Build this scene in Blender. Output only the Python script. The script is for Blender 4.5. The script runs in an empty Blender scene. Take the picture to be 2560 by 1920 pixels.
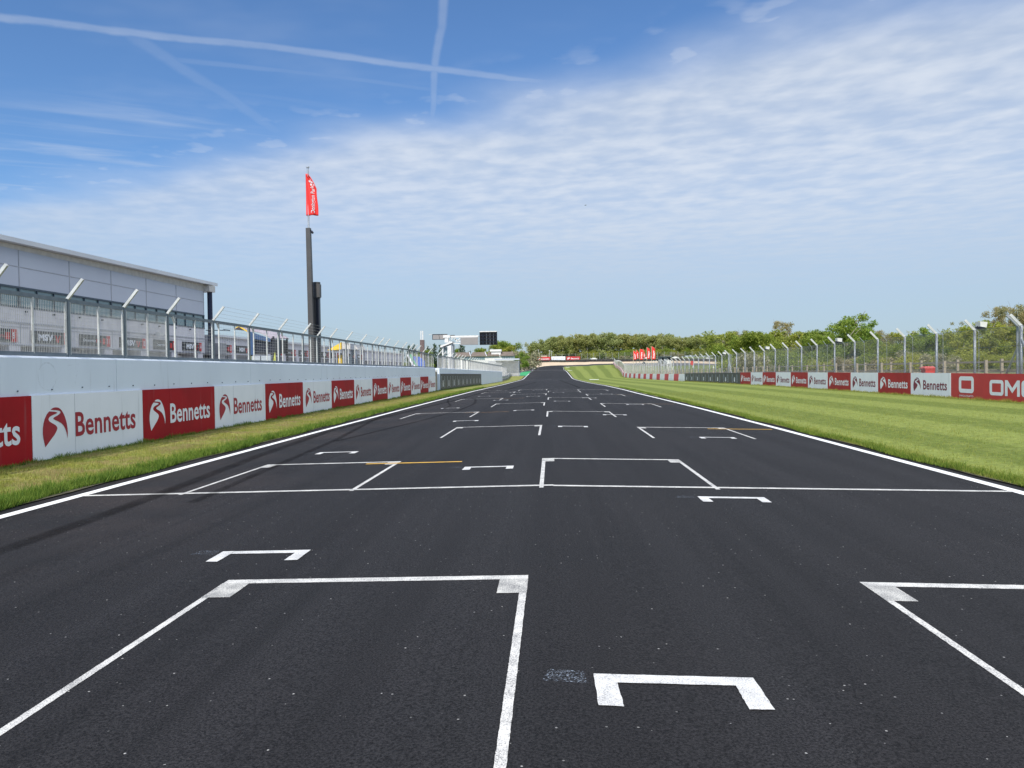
import bpy, bmesh, math, random
import numpy as np
from mathutils import Vector, Matrix
R = math.radians
SC = bpy.context.scene
COL = SC.collection

# ------------------------------------------------------------------ camera
cam_d = bpy.data.cameras.new('camera'); cam = bpy.data.objects.new('camera', cam_d); COL.objects.link(cam)
cam_d.sensor_width = 36.0; cam_d.lens = 26.72; cam_d.clip_end = 6000; cam_d.clip_start = .05
cam.matrix_world = Matrix.Translation((0, 0, 1.5)) @ (Matrix.Rotation(R(3.0274), 4, 'Z') @ Matrix.Rotation(R(90 - 1.1049), 4, 'X') @ Matrix.Rotation(-.013, 4, 'Z'))
SC.camera = cam

# ------------------------------------------------------------------ sun, sky, exposure
to_sun = Vector((-.20, -.70, .72)).normalized()
sun_d = bpy.data.lights.new('sun', 'SUN'); sun = bpy.data.objects.new('sun', sun_d); COL.objects.link(sun)
sun_d.energy = 3.6; sun_d.angle = R(.53); sun_d.color = (1, .95, .87)
sun.rotation_euler = to_sun.to_track_quat('Z', 'Y').to_euler()
SC.view_settings.view_transform = 'Standard'; SC.view_settings.look = 'None'
SC.view_settings.exposure = 0.45; SC.view_settings.gamma = 1

W = bpy.data.worlds.new('World'); SC.world = W; W.use_nodes = True

class NT:
    """small helper for writing node graphs"""
    def __init__(s, nt): s.nt = nt
    def n(s, t, **k):
        o = s.nt.nodes.new(t)
        for a, v in k.items(): setattr(o, a, v)
        return o
    def put(s, sock, v):
        if hasattr(v, 'is_output') or isinstance(v, bpy.types.NodeSocket): s.nt.links.new(v, sock)
        elif v is not None: sock.default_value = v
    def m(s, op, a, b=None, c=None, clamp=False):
        o = s.n('ShaderNodeMath', operation=op); o.use_clamp = clamp
        for i, v in enumerate((a, b, c)):
            if v is not None: s.put(o.inputs[i], v)
        return o.outputs[0]
    def comb(s, x, y, z):
        o = s.n('ShaderNodeCombineXYZ')
        for i, v in enumerate((x, y, z)): s.put(o.inputs[i], v)
        return o.outputs[0]
    def noise(s, vec, scale, detail=3, rough=.5, dist=0.):
        o = s.n('ShaderNodeTexNoise'); s.put(o.inputs['Vector'], vec)
        o.inputs['Scale'].default_value = scale; o.inputs['Detail'].default_value = detail
        o.inputs['Roughness'].default_value = rough; o.inputs['Distortion'].default_value = dist
        return o.outputs['Fac']
    def ss(s, v, lo, hi, a=0., b=1.):
        o = s.n('ShaderNodeMapRange', interpolation_type='SMOOTHSTEP')
        s.put(o.inputs['Value'], v)
        for k, q in (('From Min', lo), ('From Max', hi), ('To Min', a), ('To Max', b)): s.put(o.inputs[k], q)
        return o.outputs[0]
    def mix(s, f, a, b, mode='MIX'):
        o = s.n('ShaderNodeMix', data_type='RGBA', blend_type=mode)
        s.put(o.inputs[0], f)
        for i, v in ((6, a), (7, b)):
            if isinstance(v, tuple): v = (*v, 1) if len(v) == 3 else v
            s.put(o.inputs[i], v)
        return o.outputs[2]

def build_sky():
    t = NT(W.node_tree); W.node_tree.nodes.clear()
    out = t.n('ShaderNodeOutputWorld'); bg = t.n('ShaderNodeBackground')
    W.node_tree.links.new(bg.outputs[0], out.inputs[0])
    sky = t.n('ShaderNodeTexSky', sky_type='NISHITA'); sky.sun_disc = False
    sky.sun_elevation = math.asin(to_sun.z); sky.sun_rotation = math.atan2(to_sun.x, to_sun.y)
    sky.altitude = 0; sky.air_density = 1.0; sky.dust_density = .6; sky.ozone_density = 3.0
    tc = t.n('ShaderNodeTexCoord'); sp = t.n('ShaderNodeSeparateXYZ'); t.put(sp.inputs[0], tc.outputs['Generated'])
    x, y, z = sp.outputs
    zz = t.m('MAXIMUM', z, .012)
    u = t.m('DIVIDE', x, zz); v = t.m('DIVIDE', y, zz)
    uv = t.comb(u, v, 0.)
    # the cloud sheet: a layer of altocumulus with its edge running across the sky
    warp = t.noise(t.comb(u, v, 3.), .8, 3)
    edge = t.m('ADD', v, t.m('MAXIMUM', t.m('MULTIPLY', u, .62), t.m('MULTIPLY', u, .47)))
    edge = t.m('ADD', edge, t.m('MULTIPLY', t.m('SUBTRACT', warp, .5), 1.1))
    cover = t.ss(edge, 2.42, 3.25)
    thin = t.ss(u, -2.8, .4, .80, 1.)                       # thinner, wispier to the left
    # rows of small cells
    n1 = t.noise(t.comb(u, t.m('ADD', v, t.m('MULTIPLY', u, .15)), 0.), 5.6, 3, .5, .1)
    n2 = t.noise(t.comb(t.m('MULTIPLY', u, .55), t.m('ADD', v, t.m('MULTIPLY', u, .18)), 5.), 1.6, 3, .5)
    cell = t.m('ADD', t.m('MULTIPLY', n1, .62), t.m('MULTIPLY', n2, .38))
    cells = t.ss(t.m('ADD', cell, t.m('MULTIPLY', t.m('SUBTRACT', warp, .5), .25)), .30, .70)
    cells = t.m('ADD', t.m('MULTIPLY', cells, t.ss(z, .10, .27, .40, 1.)), t.ss(z, .10, .27, .34, 0.))
    dens = t.m('MULTIPLY', cover, t.m('ADD', .68, t.m('MULTIPLY', cells, .24)))
    dens = t.m('MULTIPLY', dens, thin)
    # torn edge: the cells reach out past it
    fr = t.m('MULTIPLY', t.ss(edge, 2.25, 3.0), t.ss(n1, .5, .68))
    dens = t.m('MAXIMUM', dens, t.m('MULTIPLY', t.m('MULTIPLY', fr, thin), .6))
    # cirrus streaks
    rot = t.comb(t.m('ADD', t.m('MULTIPLY', u, .32), t.m('MULTIPLY', v, .16)), t.m('SUBTRACT', t.m('MULTIPLY', v, 2.3), t.m('MULTIPLY', u, 1.1)), 9.)
    ci = t.noise(rot, 1.6, 5, .6, .6)
    cir = t.m('MULTIPLY', t.ss(ci, .46, .78), t.m('MULTIPLY', t.ss(v, 2.5, 3.1), t.ss(u, -1.6, -.2, .40, .12)))
    ci2 = t.m('MULTIPLY', t.ss(t.noise(t.comb(u, t.m('MULTIPLY', v, 1.4), 21.), .9, 4, .6), .5, .85), .35)
    dens = t.m('MAXIMUM', dens, t.m('ADD', cir, t.m('MULTIPLY', ci2, .5)))
    # aircraft trails
    wob = t.noise(t.comb(u, v, 31.), 5., 4, .6)
    wob2 = t.m('MULTIPLY', t.m('SUBTRACT', t.noise(t.comb(u, v, 41.), 1.3, 2), .5), .07)
    def trail(ax, ay, bx, by, w, s, puff=.6):
        L = math.hypot(bx - ax, by - ay); dx, dy = (bx - ax) / L, (by - ay) / L
        du = t.m('SUBTRACT', u, ax); dv = t.m('SUBTRACT', v, ay)
        al = t.m('ADD', t.m('MULTIPLY', du, dx), t.m('MULTIPLY', dv, dy))
        ac = t.m('SUBTRACT', t.m('MULTIPLY', du, dy), t.m('MULTIPLY', dv, dx))
        ac = t.m('ABSOLUTE', t.m('ADD', ac, t.m('ADD', wob2, t.m('MULTIPLY', t.m('SUBTRACT', wob, .5), w * puff))))
        core = t.ss(ac, w * .25, w, 1., 0.)
        ends = t.m('MULTIPLY', t.ss(al, -.15, .05), t.ss(al, L - .25, L, 1., 0.))
        return t.m('MULTIPLY', t.m('MULTIPLY', core, ends), t.m('MULTIPLY', t.m('ADD', .45, wob), s))
    tr = trail(-2.6, 1.61, .62, 2.93, .040, .26, 1.2)
    for a in ((-.23, 1.7, -.50, 3.25, .018, .20, .7), (-1.215, 2.2, -1.12, 3.35, .045, .085, 1.), (-1.15, 2.39, -.25, 2.78, .03, .08, 1.)):
        tr = t.m('MAXIMUM', tr, trail(*a))
    dens = t.m('MAXIMUM', dens, tr)
    # towards the horizon the sheet goes smooth and milky
    low = t.ss(z, .03, .19, 1., 0.)
    dens = t.mix(t.m('MULTIPLY', low, .9), dens, (.72, .72, .72))
    # brighter cloud added out of view, overhead and right, to fill the shaded wall
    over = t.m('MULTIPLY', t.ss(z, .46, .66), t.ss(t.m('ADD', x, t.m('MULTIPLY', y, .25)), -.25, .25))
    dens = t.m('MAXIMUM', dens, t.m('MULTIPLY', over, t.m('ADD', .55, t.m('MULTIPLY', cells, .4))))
    dens = t.m('MULTIPLY', dens, t.ss(z, -.02, .0))
    skyc = t.mix(1., sky.outputs[0], (.066, .087, .108), 'MULTIPLY')
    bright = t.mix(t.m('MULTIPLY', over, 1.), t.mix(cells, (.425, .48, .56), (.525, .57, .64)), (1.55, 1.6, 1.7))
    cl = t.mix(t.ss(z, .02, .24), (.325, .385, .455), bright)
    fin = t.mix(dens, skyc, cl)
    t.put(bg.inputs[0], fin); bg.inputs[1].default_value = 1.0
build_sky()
SC.cycles.max_bounces = 6; SC.cycles.transparent_max_bounces = 12

# ------------------------------------------------------------------ ground shape
PY = [(-50,0),(20,0),(35,-.03),(52,-.08),(61,-.11),(81,-.25),(100,-.4),(123,-.55),(150,-.7),(172,-.79),(184,-.76),(200,-.43),(229,.15),(260,.55),(300,.85),(330,1.0),(350,2.0),(370,3.2),(385,3.9),(400,4.9),(420,5.6),(600,8),(3000,8)]
CX = [(-3000,0),(-60,0),(-12,-.1),(-9.5,-.08),(-6.4,-.115),(0,0),(6.4,-.115),(9.5,-.08),(17.2,.03),(20,.3),(30,.6),(60,1.5),(3000,1.5)]
_py = ([a for a, b in PY], [b for a, b in PY]); _cx = ([a for a, b in CX], [b for a, b in CX])
def G(x, y): return float(np.interp(y, *_py) + np.interp(x, *_cx))

# ------------------------------------------------------------------ materials
def mat(name, col, rough=.7, col2=None, nscale=3., lo=.35, hi=.65, metal=0., bump=0., bscale=60., stretch=(1,1,1), spec=.5, detail=4, dirt=0.):
    m = bpy.data.materials.new(name); m.use_nodes = True; t = NT(m.node_tree)
    b = m.node_tree.nodes['Principled BSDF']
    b.inputs['Roughness'].default_value = rough; b.inputs['Metallic'].default_value = metal
    b.inputs['Specular IOR Level'].default_value = spec
    tc = t.n('ShaderNodeTexCoord'); mp = t.n('ShaderNodeMapping'); mp.inputs['Scale'].default_value = stretch
    t.put(mp.inputs[0], tc.outputs['Object'])
    if col2 is None: col2 = tuple(c * .86 for c in col)
    f = t.ss(t.noise(mp.outputs[0], nscale, detail), lo, hi)
    c = t.mix(f, tuple(col), tuple(col2))
    if dirt:        # rain streaks, scrapes and small knocks
        ms = t.n('ShaderNodeMapping'); ms.inputs['Scale'].default_value = (5., 5., .35); t.put(ms.inputs[0], tc.outputs['Object'])
        st = t.m('MULTIPLY', t.ss(t.noise(ms.outputs[0], 1.3, 5, .65), .56, .80), t.ss(t.noise(tc.outputs['Object'], .5, 2), .35, .65))
        c = t.mix(t.m('MULTIPLY', st, dirt), c, (.22, .22, .22))
        sp = t.ss(t.noise(tc.outputs['Object'], 9., 5, .8), .70, .78)
        c = t.mix(t.m('MULTIPLY', sp, dirt * 1.2), c, (.16, .155, .15))
    t.put(b.inputs['Base Color'], c)
    if bump:
        bp = t.n('ShaderNodeBump'); bp.inputs['Strength'].default_value = bump; bp.inputs['Distance'].default_value = .01
        t.put(bp.inputs['Height'], t.noise(tc.outputs['Object'], bscale, 4)); t.put(b.inputs['Normal'], bp.outputs[0])
    return m

def m_asphalt(name, base, tint, near=True):
    m = bpy.data.materials.new(name); m.use_nodes = True; t = NT(m.node_tree); b = m.node_tree.nodes['Principled BSDF']
    tc = t.n('ShaderNodeTexCoord'); P = tc.outputs['Object']
    sp = t.n('ShaderNodeSeparateXYZ'); t.put(sp.inputs[0], P)
    big = t.noise(P, .35, 4, .6)
    mp = t.n('ShaderNodeMapping'); mp.inputs['Scale'].default_value = (1.6, .05, 1); t.put(mp.inputs[0], P)
    lanes = t.noise(mp.outputs[0], 1., 4, .6)
    c = t.mix(t.ss(lanes, .35, .68), base, tint)
    brown = tuple(v * k for v, k in zip(base, (2.5, 2.15, 1.95)))
    left = t.ss(t.m('SUBTRACT', t.m('MULTIPLY', t.m('SUBTRACT', big, .5), 2.), sp.outputs[0]), 2.8, 6.0)
    c = t.mix(t.m('MULTIPLY', t.ss(big, .38, .68), t.m('ADD', .10, t.m('MULTIPLY', left, .9)), clamp=True), c, brown)
    ms = t.n('ShaderNodeMapping'); ms.inputs['Scale'].default_value = (3.2, .55, 1); ms.inputs['Rotation'].default_value = (0, 0, .12); t.put(ms.inputs[0], P)
    scuff = t.m('MULTIPLY', t.ss(t.noise(ms.outputs[0], 1.5, 6, .75), .60, .74), t.m('ADD', .10, t.m('MULTIPLY', left, .45)))
    c = t.mix(scuff, c, (.085, .08, .078))
    ln = t.ss(t.noise(mp.outputs[0], 2.3, 3, .5), .56, .70)
    c = t.mix(t.m('MULTIPLY', ln, .35), c, (.008, .008, .0085))
    # aggregate: dark pits and pale chips
    v = t.n('ShaderNodeTexVoronoi'); v.inputs['Scale'].default_value = 110.; t.put(v.inputs['Vector'], P)
    g = t.noise(P, 78., 3, .75)
    c = t.mix(t.ss(g, .30, .70), t.mix(1., c, (.12, .12, .13), 'MULTIPLY'), t.mix(1., c, (1.75, 1.75, 1.72), 'MULTIPLY'))
    v2 = t.n('ShaderNodeTexVoronoi'); v2.inputs['Scale'].default_value = 38.; t.put(v2.inputs['Vector'], P)
    rnd = t.n('ShaderNodeSeparateColor'); t.put(rnd.inputs[0], v2.outputs['Color'])
    chip = t.m('MULTIPLY', t.ss(v2.outputs['Distance'], .16, .24, 1., 0.), t.m('GREATER_THAN', rnd.outputs[0], .975))
    c = t.mix(t.m('MULTIPLY', chip, rnd.outputs[1]), c, (.42, .41, .39))
    v3 = t.n('ShaderNodeTexVoronoi'); v3.inputs['Scale'].default_value = 9.; t.put(v3.inputs['Vector'], P)
    r3 = t.n('ShaderNodeSeparateColor'); t.put(r3.inputs[0], v3.outputs['Color'])
    chip3 = t.m('MULTIPLY', t.ss(v3.outputs['Distance'], .03, .05, 1., 0.), t.m('GREATER_THAN', r3.outputs[0], .93))
    c = t.mix(t.m('MULTIPLY', chip3, .7), c, (.5, .49, .46))
    t.put(b.inputs['Base Color'], c)
    b.inputs['Roughness'].default_value = .8; b.inputs['Specular IOR Level'].default_value = .22
    bp = t.n('ShaderNodeBump'); bp.inputs['Strength'].default_value = .8; bp.inputs['Distance'].default_value = .006
    t.put(bp.inputs['Height'], t.m('ADD', g, v.outputs['Distance'])); t.put(b.inputs['Normal'], bp.outputs[0])
    return m

def m_paint(name, col, wear=.42, alpha=False, soft=.12, scale=170.):
    m = bpy.data.materials.new(name); m.use_nodes = True; t = NT(m.node_tree); b = m.node_tree.nodes['Principled BSDF']
    tc = t.n('ShaderNodeTexCoord'); P = tc.outputs['Object']
    g = t.noise(P, scale, 3, .75); g2 = t.noise(P, 6., 4, .6)
    k = t.m('ADD', t.m('MULTIPLY', g, .8), t.m('MULTIPLY', g2, .2))
    f = t.ss(k, wear - soft, wear + soft)
    if alpha:
        t.put(b.inputs['Base Color'], t.mix(1., col, (1., 1., 1.), 'MULTIPLY')); t.put(b.inputs['Alpha'], f)
    else:
        t.put(b.inputs['Base Color'], t.mix(f, (.10, .10, .105), t.mix(t.ss(g2, .3, .7), tuple(c * .86 for c in col), col)))
    b.inputs['Roughness'].default_value = .6
    return m

def m_skid(name):
    m = bpy.data.materials.new(name); m.use_nodes = True; t = NT(m.node_tree); b = m.node_tree.nodes['Principled BSDF']
    b.inputs['Base Color'].default_value = (.0075, .007, .007, 1); b.inputs['Roughness'].default_value = .95; b.inputs['Specular IOR Level'].default_value = .05
    tc = t.n('ShaderNodeTexCoord'); at = t.n('ShaderNodeAttribute', attribute_name='across')
    e = t.ss(t.m('ABSOLUTE', at.outputs['Fac']), .35, 1., 1., 0.)
    t.put(b.inputs['Alpha'], t.m('MULTIPLY', e, t.ss(t.noise(tc.outputs['Object'], 2., 5, .7), .2, .7, .10, .42)))
    return m

def m_grass(name, mown=False):
    m = bpy.data.materials.new(name); m.use_nodes = True; t = NT(m.node_tree); b = m.node_tree.nodes['Principled BSDF']
    tc = t.n('ShaderNodeTexCoord'); P = tc.outputs['Object']
    n1 = t.noise(P, .6, 5, .65); n2 = t.noise(P, 9., 5, .7); n3 = t.noise(P, 2.2, 3)
    if mown:
        at = t.n('ShaderNodeAttribute', attribute_name='mow')
        wob = t.m('MULTIPLY', t.m('ADD', t.m('SUBTRACT', n1, .5), t.m('MULTIPLY', t.m('SUBTRACT', n3, .5), .5)), .6)
        s = t.m('SINE', t.m('ADD', t.m('MULTIPLY', at.outputs['Fac'], 6.2832 * 3.6), t.m('ADD', wob, .9)))
        f = t.ss(s, -.45, .4)
        c = t.mix(f, (.124, .162, .029), (.198, .238, .054))
        mp = t.n('ShaderNodeMapping'); mp.inputs['Scale'].default_value = (1., .25, 1.); t.put(mp.inputs[0], P)
        c = t.mix(t.m('MULTIPLY', t.ss(t.noise(mp.outputs[0], 4., 5, .7), .42, .72), .38), c, (.26, .28, .085))
        c = t.mix(t.m('MULTIPLY', t.ss(t.noise(P, 1.7, 5, .75), .55, .78), .3), c, (.10, .145, .03))
    else:
        c = t.mix(t.ss(n1, .35, .62), (.15, .19, .035), (.27, .265, .085))
        c = t.mix(t.m('MULTIPLY', t.ss(n3, .5, .75), .6), c, (.27, .215, .095))
    if not mown:
        at = t.n('ShaderNodeAttribute', attribute_name='mow')
        c = t.mix(t.ss(t.m('ADD', at.outputs['Fac'], t.m('MULTIPLY', t.m('SUBTRACT', n2, .5), .06)), .035, .09, 1., 0.), c, (.085, .08, .055))
    else: c = t.mix(t.ss(t.m('ADD', at.outputs['Fac'], t.m('MULTIPLY', t.m('SUBTRACT', n2, .5), .02)), .006, .022, 1., 0.), c, (.085, .08, .055))
    c = t.mix(t.ss(n2, .25, .75), t.mix(1., c, (.6, .62, .6), 'MULTIPLY'), t.mix(1., c, (1.3, 1.28, 1.2), 'MULTIPLY'))
    t.put(b.inputs['Base Color'], c); b.inputs['Roughness'].default_value = .9; b.inputs['Specular IOR Level'].default_value = .15
    bp = t.n('ShaderNodeBump'); bp.inputs['Strength'].default_value = .6; bp.inputs['Distance'].default_value = .04
    t.put(bp.inputs['Height'], n2); t.put(b.inputs['Normal'], bp.outputs[0])
    return m

def m_leaf(name, a, bcol, trans=.35, scale=.5, attr=False, dry=None):
    m = bpy.data.materials.new(name); m.use_nodes = True; t = NT(m.node_tree); nt = m.node_tree
    b = nt.nodes['Principled BSDF']; out = nt.nodes['Material Output']
    geo = t.n('ShaderNodeNewGeometry'); tc = t.n('ShaderNodeTexCoord'); oi = t.n('ShaderNodeObjectInfo')
    r = t.m('ADD', t.m('MULTIPLY', geo.outputs['Random Per Island'], .55), t.m('MULTIPLY', t.noise(tc.outputs['Object'], scale, 2), .6))
    c = t.mix(t.ss(r, .3, .85), a, bcol)
    c = t.mix(t.m('MULTIPLY', oi.outputs['Random'], .45), c, t.mix(1., c, (1.25, .95, .7), 'MULTIPLY'))
    if dry: c = t.mix(t.m('MULTIPLY', t.ss(t.noise(geo.outputs['Position'], 1.3, 4, .7), .44, .60), .85), c, dry)
    t.put(b.inputs['Base Color'], c); b.inputs['Roughness'].default_value = .65; b.inputs['Specular IOR Level'].default_value = .25
    tr = t.n('ShaderNodeBsdfTranslucent'); t.put(tr.inputs[0], c)
    mx = t.n('ShaderNodeMixShader'); mx.inputs[0].default_value = trans
    nt.links.new(b.outputs[0], mx.inputs[1]); nt.links.new(tr.outputs[0], mx.inputs[2]); nt.links.new(mx.outputs[0], out.inputs[0])
    return m

M = {}
M['asphalt'] = m_asphalt('asphalt', (.0138, .0132, .0142), (.0200, .0193, .0208))
M['asphalt_old'] = mat('old_asphalt', (.085, .083, .088), .85, (.12, .115, .12), .3)
M['paddock'] = mat('paddock_asphalt', (.16, .15, .148), .9, (.22, .20, .195), .2)
M['paint'] = m_paint('road_paint', (.72, .71, .68), .425, soft=.13, scale=140)
M['paint_edge'] = m_paint('edge_paint', (.84, .835, .81), .30, soft=.10)
M['paint_worn'] = m_paint('worn_paint', (.70, .68, .63), .455, soft=.10, scale=140)
M['paint_fill'] = m_paint('corner_paint', (.66, .64, .58), .49, soft=.10, scale=150)
M['paint_thin'] = m_paint('thin_paint', (.62, .62, .60), .50, alpha=True)
M['paint_ghost'] = m_paint('erased_paint', (.30, .35, .42), .60, alpha=True, soft=.08, scale=90)
M['yellow'] = m_paint('yellow_paint', (.75, .42, .03), .40)
M['orange_thin'] = m_paint('faded_yellow_paint', (.45, .25, .08), .48, alpha=True)
M['skid'] = m_skid('tyre_rubber_marks')
M['green'] = m_paint('green_paint', (.018, .34, .10), .2)
M['ground'] = mat('meadow', (.10, .14, .03), .95, (.17, .19, .055), .15)
M['verge'] = m_grass('rough_verge'); M['mown'] = m_grass('mown_grass', True)
M['gravel'] = mat('gravel', (.62, .49, .34), .95, (.50, .385, .26), .25, bump=.5, bscale=8)
M['sand'] = mat('sandy_path', (.40, .32, .22), .95, (.30, .23, .15), .6)
M['wall'] = mat('wall_paint', (.72, .78, .84), .55, (.66, .72, .78), .7, .3, .8, bump=.1, bscale=20, stretch=(1, 1, .35), dirt=.45)
M['white'] = mat('white_board', (.82, .83, .85), .45, (.76, .78, .80), 1.2, .3, .8, dirt=.3)
M['red'] = mat('red_board', (.36, .008, .013), .6, (.30, .008, .012), 1.5, spec=.18, dirt=.25)
M['red_r'] = mat('red_board_faded', (.40, .030, .028), .6, (.34, .028, .026), 1.5, spec=.25, dirt=.2)
M['crimson'] = mat('crimson_print', (.36, .012, .028), .5)
M['scarlet'] = mat('scarlet_board', (.52, .035, .035), .45, (.47, .03, .032), 1.5)
M['letter'] = mat('white_lettering', (.80, .81, .82), .5, (.74, .75, .77), 3.)
M['black'] = mat('charcoal_board', (.035, .038, .036), .5, (.06, .06, .055), 1.)
M['ink'] = mat('black_sign', (.016, .016, .022), .4)
M['blueink'] = mat('blue_sign_print', (.08, .16, .40), .4)
M['grey_print'] = mat('grey_print', (.45, .47, .50), .5)
M['signred'] = mat('sign_red', (.62, .03, .03), .45)
M['flagred'] = mat('flag_cloth', (.78, .035, .028), .7, (.70, .03, .025), 2.)
M['steel'] = mat('galvanised_steel', (.42, .44, .46), .45, (.33, .35, .37), 6., metal=.35)
M['steel_d'] = mat('painted_grey_steel', (.13, .16, .18), .5, (.16, .19, .21), 5.)
M['wire_r'] = mat('chain_link_wire', (.27, .28, .28), .5, metal=.3)
M['steel_l'] = mat('bright_steel', (.62, .62, .58), .4, (.5, .5, .47), 5., metal=.2)
M['wire'] = mat('wire', (.44, .45, .44), .5, metal=.3)
M['wire_l'] = mat('light_wire', (.60, .59, .54), .5, (.48, .47, .44), 6.)
M['veil'] = mat('fence_mesh_bars', (.58, .57, .53), .55, (.46, .455, .43), .8)
M['clad'] = mat('grey_cladding', (.50, .53, .59), .5, (.48, .505, .565), .3)
M['clad2'] = mat('pale_block_wall', (.66, .64, .65), .7, (.61, .59, .60), .8)
M['joint'] = mat('dark_joint', (.13, .135, .15), .7)
M['joint_l'] = mat('pale_joint', (.40, .41, .44), .6)
M['fascia'] = mat('roof_fascia', (.66, .67, .68), .4, (.60, .61, .62), .5)
M['soffit'] = mat('soffit', (.60, .57, .52), .6)
M['navy'] = mat('navy_paint', (.012, .016, .05), .35)
M['hole'] = mat('garage_interior', (.02, .018, .015), .8, (.05, .04, .035), .8)
M['roller'] = mat('roller_shutter', (.30, .30, .30), .6)
M['trim'] = mat('dark_window_frame', (.06, .085, .11), .5)
M['pole'] = mat('dark_bronze_metal', (.055, .052, .048), .45, (.065, .06, .056), 2.)
M['pole_n'] = mat('black_metal', (.010, .012, .022), .35)
M['silver'] = mat('silver_pole', (.58, .58, .57), .3, metal=.5)
M['wood'] = mat('weathered_timber', (.36, .30, .22), .85, (.27, .23, .18), 3., stretch=(1, 1, .2))
M['bark'] = mat('bark', (.30, .27, .21), .9, (.40, .37, .30), 2., bump=.4, bscale=14)
M['tyre'] = mat('tyre_rubber', (.022, .022, .024), .75, (.05, .05, .052), 1.2)
M['barred'] = mat('red_block', (.58, .045, .05), .55, (.50, .04, .045), 1.)
M['barwhite'] = mat('white_block', (.76, .765, .75), .55, (.68, .685, .67), 1.)
M['hut'] = mat('grey_steel_hut', (.27, .29, .31), .6)
M['roofbrown'] = mat('brown_roof_tiles', (.14, .105, .08), .85, (.18, .14, .11), .8)
M['render'] = mat('white_render', (.74, .73, .69), .7)
M['yellowc'] = mat('yellow_canvas', (.85, .58, .02), .6, (.78, .50, .02), 2.)
M['bluec'] = mat('blue_canvas', (.03, .075, .17), .6)
M['pinkc'] = mat('pinkish_grey_canvas', (.42, .38, .40), .6, (.36, .30, .34), 2.)  # greyish pink cloth of the stand canopy
M['banner_blue'] = mat('blue_banner', (.05, .13, .50), .5)
M['banner_green'] = mat('green_banner', (.10, .42, .22), .5)
M['greypanel'] = mat('grey_equipment_panel', (.40, .44, .46), .6)
M['hivis'] = mat('hi_vis_trim', (.55, .58, .10), .6)
M['screen'] = mat('screen_back', (.27, .25, .235), .6, (.25, .235, .22), 2.)
M['lens'] = mat('dark_lens', (.03, .012, .014), .12)
M['brick'] = mat('brown_brick', (.16, .11, .10), .85, (.12, .085, .08), 4.)
M['pink'] = mat('pale_pink_print', (.60, .40, .42), .6, (.42, .16, .18), 1.2, .4, .6)
M['binred'] = mat('red_plastic', (.65, .05, .035), .4)
M['cream'] = mat('cream_boards', (.55, .46, .32), .7)
M['leafA'] = m_leaf('olive_leaves', (.25, .29, .095), (.42, .46, .18), .5, scale=.18)
M['leafB'] = m_leaf('mid_green_leaves', (.14, .22, .03), (.28, .37, .065), .45, scale=.25)
M['leafC'] = m_leaf('bright_green_leaves', (.14, .25, .04), (.30, .42, .08), .46, scale=.5)
M['leafD'] = m_leaf('yellow_green_leaves', (.23, .28, .04), (.38, .43, .09), .45, scale=.5)
M['leafE'] = m_leaf('pale_sparse_leaves', (.24, .24, .10), (.38, .36, .18), .42, scale=.5)
M['leafF'] = m_leaf('dark_conifer_leaves', (.03, .065, .028), (.06, .11, .04), scale=.5)
M['blossom'] = m_leaf('pale_blossom_leaves', (.17, .18, .09), (.42, .40, .26), scale=.8)
M['blade'] = m_leaf('grass_blades', (.17, .22, .035), (.34, .37, .09), .35, scale=1.5, dry=(.36, .27, .14))
M['blade_g'] = m_leaf('lush_grass_blades', (.055, .13, .012), (.20, .29, .045), .3, scale=1.5)
M['blade_m'] = m_leaf('mown_blades', (.19, .24, .045), (.32, .35, .09), .35, scale=1.5)
_gl = bpy.data.materials.new('tinted_glass'); _gl.use_nodes = True
_b = _gl.node_tree.nodes['Principled BSDF']; _b.inputs['Base Color'].default_value = (.16, .24, .25, 1); _b.inputs['Roughness'].default_value = .12; _b.inputs['Specular IOR Level'].default_value = .8
M['glass'] = _gl

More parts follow.
